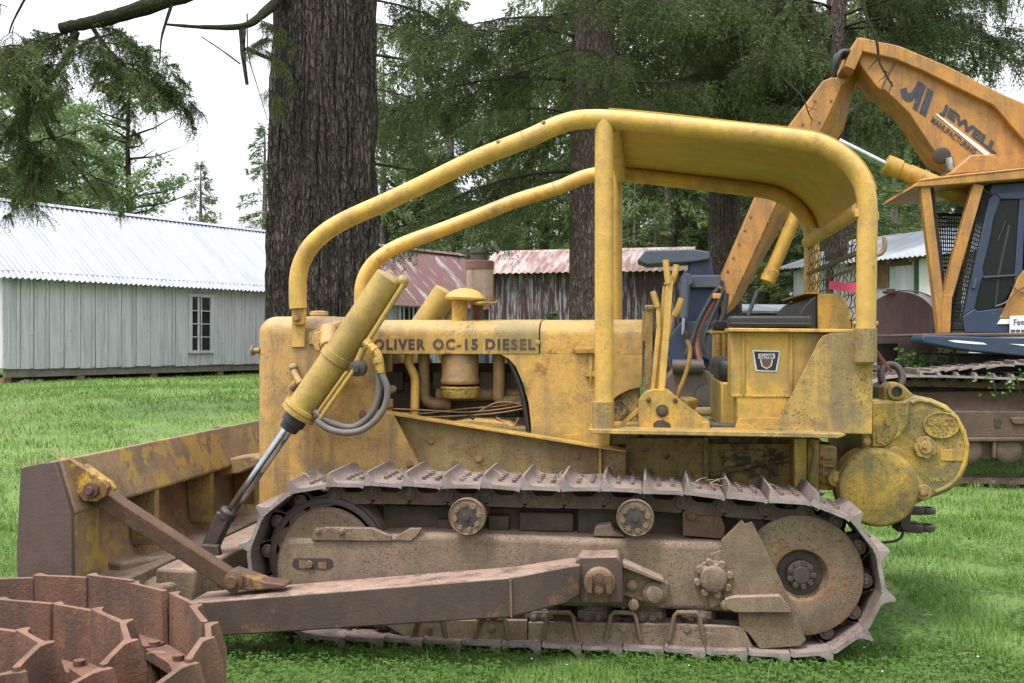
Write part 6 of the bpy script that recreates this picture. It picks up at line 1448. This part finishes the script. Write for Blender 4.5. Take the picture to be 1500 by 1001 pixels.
leafy('vine', 'tangle of green leaves growing between the maroon tank and the loader track', 'vine', [P(1318 + 9*i, 532 - 7*math.sin(i*.8), 12.4) for i in range(10)], 260, .05, M['ivy'], 3)
leafy('vine', 'small leafy vine hanging on the muddy loader track frame, left of a second one', 'vine', [P(1455, 556, 11.36), P(1457, 568, 11.34), P(1460, 580, 11.36)], 16, .04, M['ivy'], 4)
leafy('vine', 'leafy vine hanging on the loader track frame at the right edge', 'vine', [P(1489, 552, 11.36), P(1492, 566, 11.34), P(1496, 580, 11.36)], 16, .04, M['ivy'], 5)
leafy('weed', 'pale weed sprouting against the maroon shed wall behind the hood', 'weed', [D(806, 480, 28.6), D(808, 466, 28.6), D(812, 459, 28.6)], 60, .11, M['leaf'], 6)

# ================================================================== ground and lawn
xs = np.concatenate([np.linspace(-130, -22, 24), np.linspace(-20, 20, 161), np.linspace(22, 130, 24)]); ys = np.concatenate([np.linspace(-25, 1, 14), np.linspace(1.5, 36, 139), np.linspace(38, 180, 36)])
V = np.array([(x, y, ground_z(x, y)) for y in ys for x in xs]); nx = len(xs); ny = len(ys)
i, j = np.meshgrid(np.arange(nx - 1), np.arange(ny - 1), indexing='xy'); Fc = np.stack([j*nx+i, j*nx+i+1, (j+1)*nx+i+1, (j+1)*nx+i], -1).reshape(-1, 4)
gm, nt, b = newmat('lawn_soil'); v = coords(nt, rnd=False)
c = mixc(nt, noise_f(nt, v, 1.3, .35, .65, 1, 8), (.09, .165, .028), (.15, .23, .05)); c = mixc(nt, noise_f(nt, v, 40, .4, .65, .8, 4), c, (.065, .105, .026)); c = mixc(nt, noise_f(nt, v, .9, .56, .66, .7, 8, .7), c, (.15, .115, .06))
L(nt, c, b.inputs['Base Color']); b.inputs['Roughness'].default_value = .95; bump(nt, b, v, [(30, .8, 5), (6, .6, 4)], .03)
gme = np_mesh('ground', V, Fc, 4, gm); gme.shade_smooth(); go = link('ground', gme); go['kind'] = 'structure'
def ground_np(x, y): return np.array([ground_z(a, b_) for a, b_ in zip(x, y)])
def blades(n, d0, d1, hgt, wid, seedv, latlim=None, halfang=.66):
    g = np.random.default_rng(seedv); d = d0 * (d1 / d0) ** g.uniform(0, 1, n); lat = g.uniform(-halfang, halfang, n) * d
    x = DV.x * d + RV.x * lat; y = DV.y * d + RV.y * lat
    # thinner where the machines stand and where the soil shows
    keep = ~((x > -3.0) & (x < 1.6) & (y > 5.5) & (y < 6.9)) & ~((((lat + 2.15) / 1.0)**2 + ((d - 3.15) / 1.0)**2) < 1)
    clump = np.array([mn.noise(Vector((a * 2.1, b_ * 2.1, 0))) for a, b_ in zip(x, y)]); patch = np.array([mn.noise(Vector((a * .55, b_ * .55, 5))) for a, b_ in zip(x, y)]); keep &= g.uniform(-.75, .35, n) < clump * .8 + patch * .7 + .12
    x, y, d, clump = x[keep], y[keep], d[keep], clump[keep]; n = len(x); z = ground_np(x, y)
    h = hgt * g.uniform(.4, 1.15, n) * (1 + .6 * clump) * (1 + .9 * (g.uniform(0, 1, n) > .985)); w = wid * g.uniform(.6, 1.3, n) * np.maximum(1, d / 6)
    a = g.uniform(0, 2*PI, n); ld = np.stack([np.cos(a), np.sin(a), np.zeros(n)], 1); sd = np.stack([-np.sin(a), np.cos(a), np.zeros(n)], 1)
    ln = g.uniform(.15, .95, n)[:, None] * h[:, None]; up = np.array([0, 0, 1.])
    base = np.stack([x, y, z - .01], 1); mid = base + up * h[:, None] * .62 + ld * ln * .35; tip = base + up * h[:, None] * .98 + ld * ln
    ww = w[:, None]
    V = np.stack([base - sd*ww*.5, base + sd*ww*.5, mid + sd*ww*.42, mid - sd*ww*.42, tip + sd*ww*.06, tip - sd*ww*.06], 1).reshape(-1, 3)
    q = np.arange(n)[:, None] * 6; Fc = np.concatenate([q + np.array([0, 1, 2, 3]), q + np.array([3, 2, 4, 5])], 0); return V, Fc
V1, F1 = blades(160000, 3.6, 9, .060, .0042, 5); V2, F2 = blades(200000, 8, 34, .062, .0048, 6)
gme = np_mesh('grass', np.concatenate([V1, V2]), np.concatenate([F1, F2 + len(V1)]), 4, M['grass']); gr = link('grass', gme); gr['kind'] = 'stuff'; tag(gr, 'green lawn grass growing all around the machines', 'grass')
# clover between the blades close to the track, with a few white flower heads
g = np.random.default_rng(9); n = 46000; d = 3.7 + 4.2 * g.uniform(0, 1, n) ** 1.7; lat = g.uniform(-.62, .62, n) * d; x = DV.x*d + RV.x*lat; y = DV.y*d + RV.y*lat
cl = np.array([mn.noise(Vector((a * 1.3, b_ * 1.3, 7))) for a, b_ in zip(x, y)]); k = cl > -.18; x, y = x[k], y[k]; n = len(x); z = ground_np(x, y) + g.uniform(.008, .055, n)
ctrs = np.repeat(np.stack([x, y, z], 1), 3, 0); a = np.repeat(g.uniform(0, 2*PI, n), 3) + np.tile([0, 2.09, 4.19], n); dd = nrmz(np.stack([np.cos(a), np.sin(a), g.uniform(-.2, .5, 3*n)], 1))
V = quads_from(ctrs, dd, .014 * g.uniform(.7, 1.3, 3*n), .017 * g.uniform(.7, 1.3, 3*n), np.tile([0, 0, 1.], (3*n, 1)) + g.normal(0, .25, (3*n, 3)))
co = link('clover', np_mesh('clover', V, np.arange(len(V)).reshape(-1, 4), 4, M['clover'])); co['kind'] = 'stuff'; tag(co, 'low clover leaves among the grass in front of the tracks', 'clover')
# dry straw caught on the plates and lying in the lawn
sm = MB(); gs = random.Random(3)
for q in range(150):
    r_ = gs.random()
    if r_ < .4: p = P(gs.uniform(380, 1180), 700, 5.0); p = Vector((p.x, gs.uniform(5.04, 5.45), Z(712, 700, YP5) + .02))
    elif r_ < .7: t_ = gs.uniform(-.3, 2.4); p = cpt(t_) + (cw - cpt(t_)).normalized() * gs.uniform(.03, .1); p.z = gs.uniform(.12, .45)
    else: d_ = gs.uniform(4.2, 7); l_ = gs.uniform(-.2, .55) * d_; p = LD(l_, d_); p.z = ground_z(p.x, p.y) + .05
    dd = Vector((gs.gauss(0, 1), gs.gauss(0, 1), gs.gauss(0, .35))).normalized() * gs.uniform(.03, .09)
    sm.tube([p, p + dd * .5 + Vector((0, 0, .006)), p + dd], [.0016, .0014, .0008], 4, False)
so_ = obj('dry_straw', sm, simple('dry_straw', (.46, .36, .20), .8, 0, .3)); so_['kind'] = 'stuff'; tag(so_, 'dry straw caught on the track plates and scattered in the grass', 'straw')
n = 55; d = 3.8 * (12 / 3.8) ** g.uniform(0, 1, n); lat = g.uniform(-.1, .58, n) * d; fm = MB()
for q in range(n):
    px, py = DV.x*d[q] + RV.x*lat[q], DV.y*d[q] + RV.y*lat[q]; r = g.uniform(.003, .006); fm.lathe((px, py, ground_z(px, py) + g.uniform(.05, .09)), (g.normal(0, .3), g.normal(0, .3), 1), [(-r*.5, r*.5), (0, r), (r*.5, r*.7), (r*.7, r*.1)], 6)
fo = obj('clover_flowers', fm, M['white']); fo['kind'] = 'stuff'; tag(fo, 'tiny white flowers scattered in the grass', 'flowers')

# ================================================================== light, sky, camera
w = bpy.data.worlds.new('World'); SC.world = w; w.use_nodes = True; nt = w.node_tree; bg = nt.nodes['Background']
SUN_EL, SUN_AZ = math.radians(64), math.radians(215)
sky = nt.nodes.new('ShaderNodeTexSky'); sky.sky_type = 'NISHITA'; sky.sun_disc = False; sky.sun_elevation = SUN_EL; sky.sun_rotation = SUN_AZ; sky.dust_density = 4; sky.air_density = 1.0
hs = nt.nodes.new('ShaderNodeHueSaturation'); hs.inputs['Saturation'].default_value = .18; hs.inputs['Value'].default_value = 1.0
mx = nt.nodes.new('ShaderNodeMix'); mx.data_type = 'RGBA'; mx.inputs[0].default_value = .62; mx.inputs[7].default_value = (11.2, 11.6, 12.2, 1)
tc = nt.nodes.new('ShaderNodeTexCoord'); sx = nt.nodes.new('ShaderNodeSeparateXYZ'); mr = nt.nodes.new('ShaderNodeMapRange'); vm = nt.nodes.new('ShaderNodeVectorMath'); vm.operation = 'SCALE'
mr.inputs['From Min'].default_value = 0; mr.inputs['From Max'].default_value = 1; mr.inputs['To Min'].default_value = .58; mr.inputs['To Max'].default_value = 2.35
nt.links.new(tc.outputs['Generated'], sx.inputs[0]); nt.links.new(sx.outputs[2], mr.inputs['Value']); nt.links.new(mr.outputs[0], vm.inputs['Scale']); nt.links.new(mx.outputs[2], vm.inputs[0])
nt.links.new(sky.outputs[0], hs.inputs['Color']); nt.links.new(hs.outputs[0], mx.inputs[6]); nt.links.new(vm.outputs[0], bg.inputs['Color']); bg.inputs['Strength'].default_value = .088
sl = bpy.data.lights.new('sun', 'SUN'); sl.energy = 1.5; sl.angle = math.radians(11); sl.color = (1, .96, .90)
so = bpy.data.objects.new('sun', sl); COL.objects.link(so)
# sun_rotation turns clockwise from +Y seen from above
sd = Vector((math.sin(SUN_AZ) * math.cos(SUN_EL), math.cos(SUN_AZ) * math.cos(SUN_EL), math.sin(SUN_EL)))
so.rotation_euler = sd.to_track_quat('Z', 'Y').to_euler()
cd = bpy.data.cameras.new('camera'); cd.sensor_width = 36; cd.lens = 35; cd.clip_start = .05; cd.clip_end = 1000
ca = bpy.data.objects.new('camera', cd); COL.objects.link(ca); ca.location = (0, 0, EZ); ca.rotation_euler = (math.radians(90), 0, TH); SC.camera = ca
SC.view_settings.view_transform = 'Standard'; SC.view_settings.look = 'None'; SC.view_settings.exposure = .86; SC.view_settings.gamma = 1
SC.cycles.max_bounces = 6; SC.cycles.transparent_max_bounces = 8
